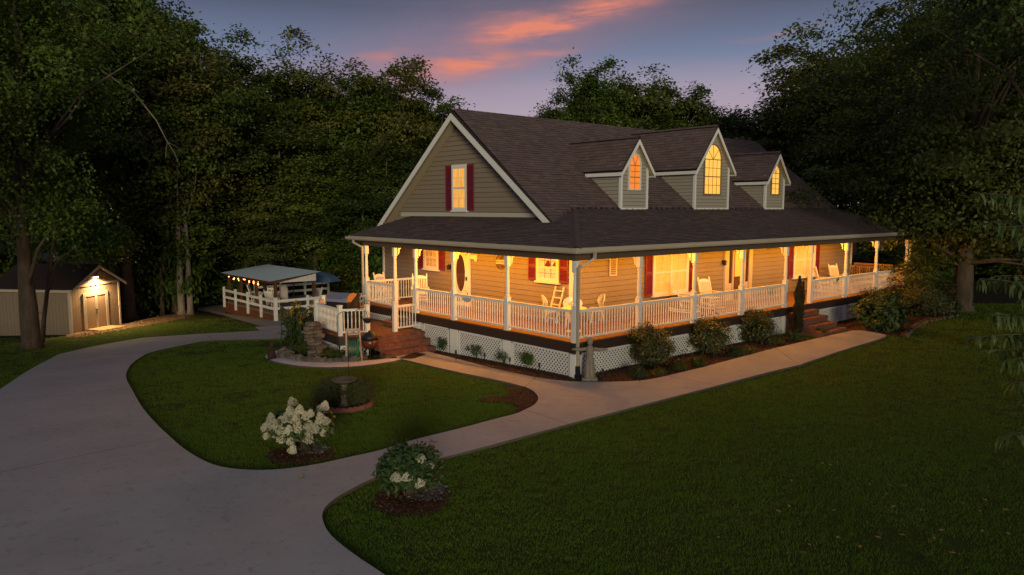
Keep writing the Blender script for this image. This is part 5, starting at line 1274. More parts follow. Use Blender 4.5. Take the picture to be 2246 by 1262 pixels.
ps = thing('pole_stand', 'thin black pole on a flat base at the middle of the pavilion deck', 'pole stand', (*(5.47,29.94,-1.18)[:2], PZD)); place('pole', MB().tube([(0, 0, 0), (0, 0, 1.25)], .03, 8).mesh('pole', IRON), ps); place('base', MB().box(-.4, .4, -.06, .06, 0, .05).box(-.06, .06, -.4, .4, 0, .051).mesh('base', IRON), ps)
tt = thing('tabletop', 'white round-ended tabletop standing upright on the pavilion deck', 'tabletop', (*(4.82,29.9,-1.18)[:2], PZD), R(-60)); n = 8
place('board', MB().prism([(-.25, 0, 0), (.25, 0, 0)] + [(.25 * math.cos(math.pi * i / n), 0, .85 + .25 * math.sin(math.pi * i / n)) for i in range(n + 1)], (0, .05, 0)).mesh('board', FPW), tt)
# stack of reddish brick pavers on the deck
pk = thing('paver_stack', 'low stack of reddish pavers on the far right of the pavilion deck', 'pavers', (*(6.67,28.91,-1.18)[:2], PZD))
for k in range(3):
    for j in range(4): place('paver', BW[1], pk, (j * .22, 0, k * .09), 0, (1, 2, 1.2))


# ------------------------------------------------------------------ vegetation
def leaf_mesh(name, P, Nn, D, L, W, m, curl=.0):
    """one rhombic leaf per point: P base, Nn normal, D direction (n x 3 arrays)"""
    n = len(P); D = D / np.linalg.norm(D, axis=1, keepdims=True); S = np.cross(Nn, D); S /= np.maximum(np.linalg.norm(S, axis=1, keepdims=True), 1e-6); N2 = np.cross(D, S)
    L = np.broadcast_to(L, (n,))[:, None]; W = np.broadcast_to(W, (n,))[:, None]
    V = np.stack([P, P + D * L * .45 + S * W * .5 + N2 * L * .06, P + D * L - N2 * L * curl, P + D * L * .45 - S * W * .5 + N2 * L * .06], 1)
    me = bpy.data.meshes.new(name); me.vertices.add(n * 4); me.vertices.foreach_set('co', V.ravel()); me.loops.add(n * 4); me.loops.foreach_set('vertex_index', np.arange(n * 4))
    me.polygons.add(n); me.polygons.foreach_set('loop_start', np.arange(0, n * 4, 4)); me.update(); me.materials.append(m); return me
def crown_points(seed, rx, rz, zc, ncl, per, rc, flat=.5, lobes=.45, inner=.45, low=1.0, freq=1.7):
    """leaf clumps spread through a lobed volume; returns clump centres and leaf arrays"""
    g = np.random.default_rng(seed); C_ = []
    while len(C_) < ncl:
        d = Vector(g.normal(0, 1, 3)).normalized(); r_ = inner + (1 - inner) * g.random() ** .6
        k = (1 - lobes * .5) + lobes * noise.noise(d * freq + Vector((seed * 3.1, seed, 0)))  * 1.3
        z = d.z * r_ * k
        w = 1.0 if z > 0 else 1 - (1 - low) * min(1, -z * 1.2)
        C_.append((d.x * rx * r_ * k * w, d.y * rx * r_ * k * w, zc + z * rz))
    C_ = np.array(C_); cen = np.repeat(C_, per, 0); n = len(cen); rr = np.repeat(g.uniform(.65, 1.35, ncl) * rc, per)[:, None]
    off = g.normal(0, .55, (n, 3)) * rr; off[:, 2] *= flat; out_ = cen - np.array([0, 0, zc - rz * .3]); out_ /= np.linalg.norm(out_, axis=1, keepdims=True)
    # clumps droop at their rim
    off[:, 2] -= .28 * (off[:, 0] ** 2 + off[:, 1] ** 2) / rr[:, 0]
    P = cen + off
    Nn = g.normal(0, .45, (n, 3)) + np.array([0, 0, .45]) + out_ * .75; Nn /= np.linalg.norm(Nn, axis=1, keepdims=True)
    D = g.normal(0, 1, (n, 3)) + out_ * .5; D[:, 2] -= .45; D -= Nn * (D * Nn).sum(1, keepdims=True) * .8
    return C_, P, Nn, D, g
def trunk_mesh(seed, H, r0, C_, m, nl=14, lean=0, top=.82, fork=0):
    rn = random.Random(seed); b = MB(); pts = []; n = 9
    for i in range(n + 1):
        t = i / n; pts.append(Vector((lean * H * t * t + .012 * H * math.sin(t * 5 + seed) * t, .01 * H * math.sin(t * 4 + seed * 2) * t, H * top * t)))
    rad = [r0 * (1.65 if i == 0 else 1.18 if i == 1 else 1) * (1 - .86 * (i / n)) for i in range(n + 1)]
    pts.insert(1, pts[0].lerp(pts[1], .22)); rad.insert(1, r0 * 1.12); b.tube(pts, rad, 10)
    idx = list(range(len(C_))); rn.shuffle(idx)
    for k in idx[:nl]:
        e = Vector(C_[k]); h = max(.16, min(.78, (e.z / H) * rn.uniform(.55, .85))); q = h * n + 1; i = min(int(q), n); s = pts[i].lerp(pts[min(i + 1, n)], q - int(q))
        mid = s.lerp(e, .5) + Vector((rn.uniform(-.03, .03) * H, rn.uniform(-.03, .03) * H, rn.uniform(-.01, .04) * H)); r1 = r0 * .34 * (1 - h * .6)
        b.tube([s, s.lerp(mid, .6), mid, mid.lerp(e, .55), e], [r1, r1 * .8, r1 * .6, r1 * .4, r1 * .12], 6, False)
    return b.mesh('trunk', m, True)
# --- prototypes of woodland trees, 20 m high, and their copies
PROTO = []
for k, (rx, zc, rz, low, lm_, bk) in enumerate([(4.6, 12.6, 7.4, .8, LEAF, BARK), (5.2, 12.0, 7.6, .9, LEAFB, BARK), (4.0, 13.0, 7.2, .7, LEAFD, PALEBARK), (5.0, 12.4, 7.2, .85, LEAF, PALEBARK), (4.4, 11.4, 8.4, .95, LEAFD, BARK), (5.6, 12.8, 7.0, .8, LEAFB, BARK)]):
    C_, P, Nn, D, g = crown_points(20 + k, rx, rz, zc, 105, 165, 1.12, low=low, flat=.42, lobes=.62)
    n = len(P); PROTO.append((trunk_mesh(30 + k, 20, .26, C_, bk), leaf_mesh('crown', P, Nn, D, g.uniform(.22, .40, n), g.uniform(.14, .24, n), lm_, .1)))
for k, (rx, zc, rz, lm_, bk) in enumerate([(4.3, 12.4, 7.6, LEAF, BARK), (4.8, 12.2, 7.4, LEAFD, PALEBARK)]):
    C_, P, Nn, D, g = crown_points(40 + k, rx, rz, zc, 170, 130, .95, low=.9, flat=.5, lobes=.34, inner=.5, freq=2.4)
    n = len(P); PROTO.append((trunk_mesh(50 + k, 20, .26, C_, bk), leaf_mesh('crown', P, Nn, D, g.uniform(.22, .38, n), g.uniform(.14, .24, n), lm_, .1)))
def tree(p, var, wid, label, group, rot, name='woodland_tree', catg='tree'):
    x, y, z, H = p; t = thing(name, label, catg, (x, y, z - .05), rot, group); wid *= .5 + .5 * min(1.1, H / 19.5); t.scale = (wid, wid, H / 19.5)
    place('trunk', PROTO[var][0], t); place('crown', PROTO[var][1], t); return t
rn = random.Random(77)
def zone(p):
    """which landmark of the yard a tree of the left woods stands behind"""
    d = Vector((p[0], p[1])) - CAM.xy; t = (d.x * math.sin(SA) - d.y * math.cos(SA)) / (d.x * math.cos(SA) + d.y * math.sin(SA))
    return 'shed' if t < -.44 else 'pavilion' if t < -.22 else 'left end of the house'
for i, p in enumerate([(-10.32,35.27,-2.01,24.37), (-7.55,40.82,-1.98,25.3), (-4.12,39.16,-2.01,24.87), (-4.33,48.61,-1.76,29.66), (-1.78,41.1,-1.97,24.14), (0.66,42.96,-1.93,23.84), (-11.5,46.88,-1.81,25.94), (3.22,44.71,-1.88,22.87), (5.47,45.41,-1.86,20.68), (2.37,53.39,-1.62,26.08), (8.29,48.26,-1.77,19.66), (9.09,44.91,-1.87,20.22), (11.97,47.71,-1.79,20.89), (14.15,48.47,-1.77,18.56), (13.92,43.37,-1.91,19.8), (17.14,45.88,-1.84,19.85),
        (16.02,40.23,-1.99,18.92), (19.07,41.56,-1.96,19.25), (18.15,37.06,-2.03,19.19), (21.13,38.45,-2.02,18.65), (23.9,40.02,-2,17.16), (27.69,42.02,-1.95,15.08), (5.85,38.46,-2.02,11.84), (8.24,37.71,-2.03,14.28), (9.55,35.25,-2.01,10.85), (12.25,35.56,-2.02,12.03), (14.03,32.69,-1.93,12.18), (16.91,32.84,-1.93,12.05), (3.4,39.26,-2.01,13.02), (0.35,36.61,-2.03,11.36), (5.86,34.48,-1.99,7.2), (10.75,30.24,-1.81,8.26), (-4.16,35.23,-2.01,12.58), (-7.44,38.07,-2.03,14.77)]):
    tree(p, [0, 6, 1, 7, 3, 6, 5, 7][i % 8], rn.uniform(.9, 1.15), 'tall leafy tree in the dense woods behind the ' + zone(p), 'woodland trees behind the ' + zone(p), rn.uniform(0, 6.28))
for i, p in enumerate([(36.51,44.96,-1.87,16.64), (27.12,29.28,-1.76,15.97), (27.08,26.67,-1.63,16.76), (29.03,26.3,-1.61,18.85), (32.55,27.22,-1.66,18.47), (33.9,26.05,-1.59,17.45), (36.9,26.1,-1.59,18.41), (38.39,24.81,-1.52,17.55), (41.42,24.82,-1.52,16.85), (46.28,25.9,-1.58,16), (50.03,25.3,-1.55,16.69), (45.88,20.96,-1.31,15.82), (31.54,22.8,-1.41,14.05), (27.6,23.57,-1.46,14.33), (35.64,21.89,-1.36,14.09), (38.16,19.71,-1.24,13.15)]):
    tree(p, [6, 2, 7, 6, 7, 6, 7, 6, 7, 6, 7, 6, 7, 6, 6, 7][i], (.7 if i in (1, 2, 3) else 1.0) * rn.uniform(.95, 1.15), 'leafy tree rising behind the dark roof ridge and dormers', 'trees behind the house roof', rn.uniform(0, 6.28))
for i, p in enumerate([(39.51,15.89,-0.91,14.8), (38.82,13.84,-0.74,17.41), (36.35,10.69,-0.48,17.58), (35.67,8.63,-0.34,18.5), (41.19,9.14,-0.37,20.94), (45.08,8.41,-0.32,22.18), (40.33,4.59,-0.15,21.39), (51.26,5.7,-0.19,23.37), (46.4,1.98,-0.06,22.61), (46.15,-0.46,-0.01,22.48), (40.52,-3.51,0,20.34), (47.33,17.05,-1.01,17.83), (63.56,10.92,-0.5,22.34), (69.1,6.11,-0.2,22.05), (31.23,7.19,-0.25,11.38), (35.68,5.98,-0.2,10.72), (57.24,5.81,-0.19,14.72)]):
    tree(p, (i * 5 + 2) % 6, rn.uniform(.9, 1.2), 'tall leafy tree in the dark woods right of the house', 'trees of the woods right of the house', rn.uniform(0, 6.28))
# --- unseen tree belt added behind the viewer to block and shape the low sun
fv0 = Vector((math.cos(R(55)), math.sin(R(55)))); rv0 = Vector((math.sin(R(55)), -math.cos(R(55))))
for i in range(26):
    lat = (i - 12.5) * 4.6
    if -10 < lat < 6: continue
    q = CAM.xy - fv0 * (52 + 5 * (i % 2)) + rv0 * lat; tree((q.x, q.y, -.2, (16.2 if lat < 0 else 13.2) + rn.uniform(-1, 1)), i % 6, 1.45, 'unseen tree added behind the viewpoint to block low sun', 'added unseen trees behind the viewpoint', rn.uniform(0, 6.28))
# --- understory along the wood edge
UND = []
for k in range(4):
    C_, P, Nn, D, g = crown_points(60 + k, 2.2, 2.0, 1.9, 46, 105, .62, low=1.0, lobes=.6, flat=.4); n = len(P)
    UND.append((trunk_mesh(70 + k, 3.5, .07, C_, BARK, 10), leaf_mesh('crown', P, Nn, D, g.uniform(.16, .30, n), g.uniform(.10, .18, n), [LEAF, LEAFD, LEAF, LEAFB][k], .1)))
def under(p, v, s, label, group, name='understory_bush'):
    t = thing(name, label, 'bush', (p[0], p[1], p[2] - .05), rn.uniform(0, 6.28), group); t.scale = (s * rn.uniform(.9, 1.2), s, p[3] / 4.0); place('stem', UND[v][0], t); place('crown', UND[v][1], t); return t
for i, p in enumerate([(2.8,39.78,-2,4.03), (4.12,39.96,-2,5.94), (7.51,42.31,-1.94,4.43), (9.39,42.01,-1.95,6.18), (10.3,39.89,-2,4.48), (11.63,38.74,-2.02,5.2), (12.53,36.64,-2.03,6.27), (12.27,32.9,-1.94,3.59), (13.22,37.36,-2.03,7.67), (11.68,29.43,-1.77,3.9), (12.38,28.82,-1.74,6.65), (-0.19,39.73,-2,3.52), (-2.76,40.63,-1.99,4.17), (-5.84,39.33,-2.01,4.91), (-8.4,37.58,-2.03,5.04), (7.22,43.89,-1.9,7.92), (11.89,42.49,-1.94,8.75), (9.65,44.43,-1.88,3.33), (0.04,35.55,-2.02,7.48), (15.39,28.86,-1.74,7.62), (-1.71,37.07,-2.03,6.34), (-10.11,37.74,-2.03,6.11), (10.48,42.38,-1.94,3.08), (11.48,36.22,-2.02,3.23), (3.77,38.94,-2.02,3.09)]):
    under(p, i % 4, rn.uniform(.9, 1.35), 'leafy understory bush at the foot of the woods behind the ' + zone(p), 'understory bushes behind the ' + zone(p))
for i, p in enumerate([(31.98,6.54,-0.22,1.99), (31.09,4.66,-0.15,2.58), (36.35,5.4,-0.18,3), (39.86,4.99,-0.16,2.14), (46.58,5.79,-0.19,2.75), (44.82,3.34,-0.1,1.88), (44.06,1.36,-0.04,2.48), (40.66,-0.99,0,2.33), (42.47,10.67,-0.48,4.73), (47.75,8.75,-0.34,4.57), (52.61,4.53,-0.14,4.38), (26.27,2.22,-0.07,1.91)]):
    under(p, (i + 1) % 4, rn.uniform(.9, 1.4), 'leafy bush in the gloom under the right woods', 'understory bushes under the right woods')
# --- the tree by the shed with its slim leaning neighbour
C_, P, Nn, D, g = crown_points(91, 5.6, 6.8, 12.2, 240, 165, .95, low=.9, lobes=.5); n = len(P)
t = thing('oak_tree', 'large rough-barked tree standing between the driveway and the shed', 'tree', (*(-9.39,24.28,-1.5)[:2], (-9.39,24.28,-1.5)[2] - .05), .4)
place('trunk', trunk_mesh(92, 20, .34, C_, BARK, 22), t); oakc = leaf_mesh('crown', P, Nn, D, g.uniform(.12, .23, n), g.uniform(.08, .14, n), LEAF, .1); place('crown', oakc, t); oakt = t.children[0].data
added_oak = (-13.43,20.77); t2 = thing('oak_tree', 'leafy tree added at the left edge to shade the shed', 'tree', (added_oak[0], added_oak[1], zg(*added_oak)), 2.2); t2.scale = (.85, .85, .85); place('trunk', oakt, t2); place('crown', oakc, t2)  # added tree, placed so its crown shades the shed side
dead = MB(); q = [Vector(v) for v in ((3.2, -1.2, 12.5), (4.4, -1.8, 11.6), (5.2, -2.2, 10.4), (5.6, -2.4, 9.4))]; dead.tube(q, [.05, .04, .03, .02], 6)
for e in ((6.6, -2.3, 8.9), (5.2, -2.7, 8.6), (6.1, -2.6, 8.3)): dead.tube([q[3], q[3].lerp(Vector(e), .5) + Vector((0, 0, .1)), Vector(e)], [.02, .014, .006], 5)
place('dead_branch', dead.mesh('dead_branch', PALEBARK), t)
t = thing('leaning_sapling', 'slim leaning trunk close beside the large tree in front of the shed', 'tree', (*(-8.72,26.26,-1.6)[:2], (-8.72,26.26,-1.6)[2] - .05), R(-41)); b = MB()
b.tube([(0, 0, 0), (.18, 0, 1.2), (.5, 0, 3.0), (.75, .1, 4.6), (1.2, .2, 7)], [.12, .10, .085, .07, .03], 8).tube([(.52, 0, 3.1), (1.0, .1, 4.0), (1.9, .2, 4.6)], [.04, .03, .015], 6); b.tube([(.36, 0, 2.2), (.75, .1, 3.1)], [.035, .02], 6)
place('trunk', b.mesh('trunk', BARK, True), t); C_, P, Nn, D, g = crown_points(93, 1.8, 1.4, 6.6, 30, 60, .5); P[:, 0] += 1.3; n = len(P); place('crown', leaf_mesh('crown', P, Nn, D, g.uniform(.12, .22, n), g.uniform(.08, .13, n), LEAF, .1), t)
# low boughs reaching over the shed roof
C_, P, Nn, D, g = crown_points(95, 3.2, 1.1, 4.4, 70, 90, .6, inner=.1); n = len(P)
sb0 = (-2.91,34.65,-2)
for i, (u, lb, m_, rr) in enumerate([(sb0, 'thick straight trunk just right of the lit shed', BARK, .34), ((0.01,34.35,-1.99), 'left of two tall pale trunks standing between shed and pavilion', PALEBARK, .20), ((0.48,34.16,-1.98), 'right of two tall pale trunks standing between shed and pavilion', PALEBARK, .17), ((-0.78,35.57,-2.02), 'thin dark trunk between the shed and the pale trunks', BARK, .12)]):
    t = thing('tall_tree', lb, 'tree', (u[0], u[1], u[2] - .05), i * 1.7); C2, P2, N2, D2, g2 = crown_points(100 + i, 4.6, 6.4, 12.5, 120, 100, .85, low=.7); n = len(P2)
    place('trunk', trunk_mesh(110 + i, 20, rr, C2, m_, 14, [0, .01, -.012, .02][i]), t); place('crown', leaf_mesh('crown', P2, N2, D2, g2.uniform(.18, .32, n), g2.uniform(.11, .18, n), [LEAF, LEAFB, LEAF, LEAFD][i], .1), t)
t = thing('overhanging_bough', 'low leafy bough hanging over the shed roof', 'tree bough', (*(-6.1,28.97), -1.2), .5); n = len(P); place('crown', leaf_mesh('crown', P, Nn, D, g.uniform(.14, .26, n), g.uniform(.09, .15, n), LEAF, .1), t); place('limb', MB().tube([(-6, 0, 6.6), (-3, .2, 5.6), (0, 0, 4.8), (2.4, -.2, 4.4)], [.12, .09, .06, .02], 7).mesh('limb', BARK), t)
# --- the shade tree beyond the right end of the porch
C_, P, Nn, D, g = crown_points(131, 8.4, 7.9, 9.4, 380, 125, 1.05, flat=.28, low=1.15, lobes=.45, inner=.35); n = len(P)
sp = (23.09,-2.2,0); t = thing('shade_tree', 'huge spreading shade tree on the lawn beyond the right end of the porch', 'tree', (sp[0], sp[1], -.05), 0)
C3, P3, N3, D3, g3_ = crown_points(133, 5.2, 3.0, 5.6, 130, 110, .95, flat=.3, low=1.0, lobes=.5, inner=.3); n3 = len(P3); place('crown', leaf_mesh('crown', P3, N3, D3, g3_.uniform(.13, .24, n3), g3_.uniform(.08, .15, n3), LEAFD, .12), t)
C3, P3, N3, D3, g3_ = crown_points(134, 2.8, 1.9, 4.0, 70, 90, .75, flat=.3, low=1.0, lobes=.5, inner=.2); n3 = len(P3); place('crown', leaf_mesh('crown', P3, N3, D3, g3_.uniform(.13, .24, n3), g3_.uniform(.08, .15, n3), LEAFD, .12), t)
place('trunk', trunk_mesh(132, 17, .36, C_, BARK, 34), t); place('crown', leaf_mesh('crown', P, Nn, D, g.uniform(.13, .24, n), g.uniform(.08, .15, n), LEAFD, .12), t)
# --- tree out of frame on the right whose boughs reach into the upper right corner
op = (11.84,-8.43)
C_, P, Nn, D, g = crown_points(141, 7.6, 3.6, 11.6, 300, 110, .8, flat=.3, low=1.0, lobes=.6, inner=.3); n = len(P)
t = thing('maple_tree', 'nearer tree whose leafy boughs fill the upper right corner against the sky', 'tree', (op[0], op[1], 0), 0); place('trunk', trunk_mesh(142, 14, .34, C_, BARK, 34), t); place('crown', leaf_mesh('crown', P, Nn, D, g.uniform(.11, .18, n), g.uniform(.07, .12, n), LEAFD, .12), t)
# --- peach tree at the right edge
pb = (-5.99,-12.69); pk_ = thing('peach_tree', 'peach tree with long drooping leaves at the right edge of the picture', 'tree', (pb[0], pb[1], 0)); b = MB(); O = Vector((pb[0], pb[1], 0)); r4 = random.Random(12)
b.tube([(0, 0, 0), (.05, 0, .9), (0, .05, 1.6), (.02, .04, 3.0), (0, .05, 4.9)], [.11, .09, .08, .06, .02], 8); LP = []; LD = []
tips = [(-7.43,-11.9,4.77), (-7.23,-11.95,4.75), (-7.35,-12.11,4.75), (-7.41,-12.2,4.66), (-7.28,-11.94,4.53), (-7.54,-12.11,4.49), (-7.22,-12.14,4.41), (-7.36,-11.93,4.05), (-7.02,-11.96,4.05), (-7.37,-12.19,4.03), (-7.76,-12.05,3.6), (-7.55,-12.07,3.77), (-7.25,-12.08,3.71), (-7.44,-12.08,3.45), (-7.69,-12.26,3.44), (-7.26,-12.22,3.56), (-7.44,-12.25,3.21), (-7.65,-12.26,2.8), (-7.32,-12.27,2.81), (-7.37,-12.33,3.06), (-7.14,-12.23,4.25), (-7.4,-12.33,3.83), (-7,-12.22,3.3), (-7.09,-12.23,4.6), (-6.72,-12.24,3.92), (-7.22,-12.21,3.89), (-7.2,-12.14,3.57)]
for tp in tips:
    e = Vector(tp) - O; s = Vector((0, .05, max(1.2, e.z - .45 + .25 * r4.random()))); m1 = s.lerp(e, .5) + Vector((0, 0, .16)); pts = []
    for k in range(15): tt_ = k / 14; pts.append(s * (1 - tt_) ** 2 + m1 * 2 * tt_ * (1 - tt_) + e * tt_ ** 2)
    b.tube(pts, [.020 * (1 - k / 14) ** 1.3 + .0022 for k in range(15)], 5)
    for k in range(11, 29):
        tt_ = k / 28; p = s * (1 - tt_) ** 2 + m1 * 2 * tt_ * (1 - tt_) + e * tt_ ** 2
        for j in range(3): LP.append(p); LD.append(Vector((r4.uniform(-1, 1), r4.uniform(-1, 1), r4.uniform(-1.1, -.1))))
P = np.array(LP); D = np.array(LD); g = np.random.default_rng(5); n = len(P); Nn = g.normal(0, .3, (n, 3)) + np.array([0, 0, 1.])
# long leaves arch: two rhombs, the outer one bent down
D /= np.linalg.norm(D, axis=1, keepdims=True); Ls = g.uniform(.10, .155, n); S = np.cross(Nn, D); S /= np.linalg.norm(S, axis=1, keepdims=True); W = (Ls * .19)[:, None]; L_ = Ls[:, None]; dn = np.array([0, 0, -1.])
q0 = P; q1 = P + (D + np.array([0, 0, .35])) * L_ * .36; q2 = q1 + (D * .8 + dn * .45) * L_ * .36; q3 = q2 + (D * .2 + dn) * L_ * .34
V = np.stack([q0, q1 + S * W * .5, q1 - S * W * .5, q2 + S * W * .42, q2 - S * W * .42, q3], 1).reshape(-1, 3); F = []
for i in range(n): k = i * 6; F += [(k, k + 1, k + 2), (k + 1, k + 3, k + 4, k + 2), (k + 3, k + 5, k + 4)]
place('crown', rawmesh('crown', V.tolist(), F, PEACHL), pk_); place('trunk', b.mesh('trunk', BARK, True), pk_)

# --- garden shrubs
def shrub(name, label, p, rx, h, leaf, m, ncl=60, per=70, rc=.2, seed=1, group=None, stems=6, flat=.8, catg='shrub', zb=.12, lobes=.3, wl=.55, rot=0):
    C_, P, Nn, D, g = crown_points(seed, rx, (h - zb) / 2, zb + (h - zb) / 2, ncl, per, rc, flat=flat, lobes=lobes, inner=.55, low=.95); n = len(P); P[:, 2] = np.maximum(P[:, 2], .03)
    t = thing(name, label, catg, (p[0], p[1], zg(p[0], p[1])), rot, group); r_ = random.Random(seed); b = MB()
    for k in range(stems): c = Vector(C_[r_.randrange(len(C_))]); b.tube([(r_.uniform(-.06, .06), r_.uniform(-.06, .06), 0), c * .45 + Vector((0, 0, .05)), c], [.016, .011, .004], 5)
    place('stems', b.mesh('stems', BARK), t); place('foliage', leaf_mesh('foliage', P, Nn, D, g.uniform(.7, 1.3, n) * leaf, g.uniform(.7, 1.2, n) * leaf * wl, m, .08), t); return t
for i, (p, rx, h, lb) in enumerate([((2.71,-0.6), .76, 1.28, 'rounded glossy shrub nearest the porch corner along the front lattice'), ((5.75,-0.58), .72, 1.15, 'rounded glossy shrub second from the porch corner along the front lattice'), ((8.69,-0.43), .76, 1.15, 'rounded glossy shrub third from the porch corner, left of the narrow evergreen')]):
    shrub('clipped_shrub', lb, (p[0], p[1] + .15), rx, h, .075, SHRUBL, 110, 75, .19, 150 + i, 'clipped shrubs along the front porch')
ep = (11.35, -.64); t = thing('upright_evergreen', 'narrow dark evergreen with two spires beside the front brick steps', 'shrub', (ep[0] - .3, ep[1], 0)); Ps = []
g = np.random.default_rng(3)
for (ox, hh, rr, nn) in ((0, 2.15, .19, 5200), (.28, 1.95, .10, 2600)):
    z = g.uniform(.05, 1, nn) ; a = g.uniform(0, 6.28, nn); r_ = rr * np.minimum(1, (1.02 - z) * 3.2) * g.uniform(.5, 1.05, nn) * (.8 + .2 * np.sin(z * 23 + a * 2)); Ps.append(np.stack([ox * z ** .3 + r_ * np.cos(a), r_ * np.sin(a), z * hh], 1))
P = np.concatenate(Ps); n = len(P); D = g.normal(0, .35, (n, 3)) + np.array([0, 0, 1.]); place('foliage', leaf_mesh('foliage', P, g.normal(0, 1, (n, 3)), D, g.uniform(.05, .10, n), .02, mat('evergreen_needle', (.035, .035, .015), .7, .2, 3, .5, (.05, .04, .018))), t); place('stem', MB().tube([(0, 0, 0), (0, 0, 1.6)], .03, 6).mesh('stem', BARK), t)
shrub('broadleaf_bush', 'big leafy green bush with wide leaves right of the front brick steps', (14.73,-2.08), .88, 1.32, .16, HYDL, 90, 40, .26, 161, lobes=.4, wl=.7)
shrub('dark_bush', 'dark low bush against the pier just right of the front steps', (17.6, -.75), .95, 1.35, .09, SHRUBL, 90, 70, .24, 162)
shrub('dark_bush', 'dense dark rounded bush under the last porch post', (20.2, -1.5), 1.35, 1.6, .09, SHRUBL, 130, 75, .3, 163)
shrub('dark_bush', 'small dark bush on the bed edge short of the shade tree', (21.6, -2.0), .7, .6, .08, SHRUBL, 60, 50, .2, 164)
C_, P, Nn, D, g = crown_points(165, 1.25, 1.1, 1.85, 90, 55, .32, flat=.25, lobes=.6); n = len(P); t = thing('laceleaf_tree', 'small layered tree drooping in front of the right end porch post', 'tree', (20.9, -1.05, 0)); place('trunk', trunk_mesh(166, 3, .06, C_, BARK, 16), t); place('crown', leaf_mesh('crown', P, Nn, D, g.uniform(.07, .13, n), g.uniform(.04, .07, n), LEAFD, .1), t)
for i, (p, rx, h, lb, lf) in enumerate([((0.12,6.17), .33, .62, 'small bushy shrub nearest the side brick steps along the lattice', .06), ((-0.03,4.31), .34, .5, 'low spiky shrub second from the side steps along the lattice', .09), ((-0.07,2.95), .30, .45, 'sparse low shrub third from the side steps along the lattice', .08), ((0.05,1.87), .27, .55, 'small round clipped shrub nearest the porch corner on the side lattice', .045)]):
    shrub('small_shrub', lb, p, rx, h, lf, HYDL if i != 3 else LEAF, [45, 26, 22, 60][i], [50, 26, 22, 80][i], .12, 170 + i, wl=[.5, .2, .22, .6][i], lobes=.5)
for i, (u, s) in enumerate([((1.34,-1.15), .30), ((2.97,-1.33), .25), ((3.68,-1.46), .32), ((6.11,-1.22), .30), ((6.72,-1.25), .24), ((8.73,-1.07), .34), ((9.89,-1.02), .42), ((1.86,-1.46), .22), ((11.59,-1.25), .30)]):
    shrub('ground_plant', 'low loose green plant growing in the front mulch bed', u, s, s * 1.05, .07, [HYDL, LEAFB, LEAFD][i % 3], 26, 36, .10, 180 + i, 'low plants in the front bed', 4, wl=.3, lobes=.6, catg='plant', zb=.02)
for i, (u, s, lb) in enumerate([((-3.45,9.57,-0.3), .62, 'spreading juniper at the foot of the stone fountain, left side'), ((-3.28,9.14,-0.1), .5, 'bluish juniper mound before the canna clump'), ((-3.24,8.16,-0.3), .42, 'low juniper right of the stone fountain'), ((-3.02,7.77,-0.3), .28, 'little green mound by the landing lattice corner')]):
    shrub('juniper', lb, (u[0], u[1]), s, s * .85, .07, LEAFD, 60, 60, .14, 195 + i, wl=.22, lobes=.5, catg='shrub', zb=.02)
# canna clump
cp_ = (-2.29,12.19,-0.45); t = thing('canna_clump', 'tall clump of canna lilies with orange yellow tops left of the landing', 'plant', (cp_[0], cp_[1], zg(cp_[0], cp_[1]))); r5 = random.Random(6); b = MB(); LV = MB(); FL = MB()
for k in range(46):
    x, y = r5.gauss(0, .40), r5.gauss(0, .40); h = r5.uniform(1.05, 1.6); lx, ly = r5.uniform(-.12, .12), r5.uniform(-.12, .12); b.tube([(x, y, 0), (x + lx * .5, y + ly * .5, h * .5), (x + lx, y + ly, h)], [.014, .012, .006], 5)
    for j in range(6):
        z = h * (.12 + .14 * j); a = r5.uniform(0, 6.28); L = r5.uniform(.32, .5); d = Vector((math.cos(a), math.sin(a), 0)); s = Vector((-d.y, d.x, 0)) * L * .16; o = Vector((x + lx * z / h, y + ly * z / h, z)); p1 = o + d * L * .3 + Vector((0, 0, L * .45)); p2 = o + d * L * .75 + Vector((0, 0, L * .62)); p3 = o + d * L * 1.05 + Vector((0, 0, L * .45))
        LV.add([o, p1 + s, p1 - s, p2 + s * .8, p2 - s * .8, p3], [(0, 1, 2), (1, 3, 4, 2), (3, 5, 4)])
    if k < 16:
        for j in range(9): q = Vector((x + lx + r5.gauss(0, .035), y + ly + r5.gauss(0, .035), h + r5.uniform(-.08, .16))); e = Vector((r5.gauss(0, .03), r5.gauss(0, .03), .06)); s = Vector((r5.gauss(0, .02), r5.gauss(0, .02), 0)); FL.add([q - e * .4, q + s, q + e, q - s], [(0, 1, 2, 3)])
place('stems', b.mesh('stems', CANNAL), t); place('leaves', LV.mesh('leaves', CANNAL), t); fo = place('flowers', FL.mesh('flowers', leafmat('canna_flower', (.45, .12, .01), (.55, .32, .03), .4)), t); fo['kind'] = 'stuff'
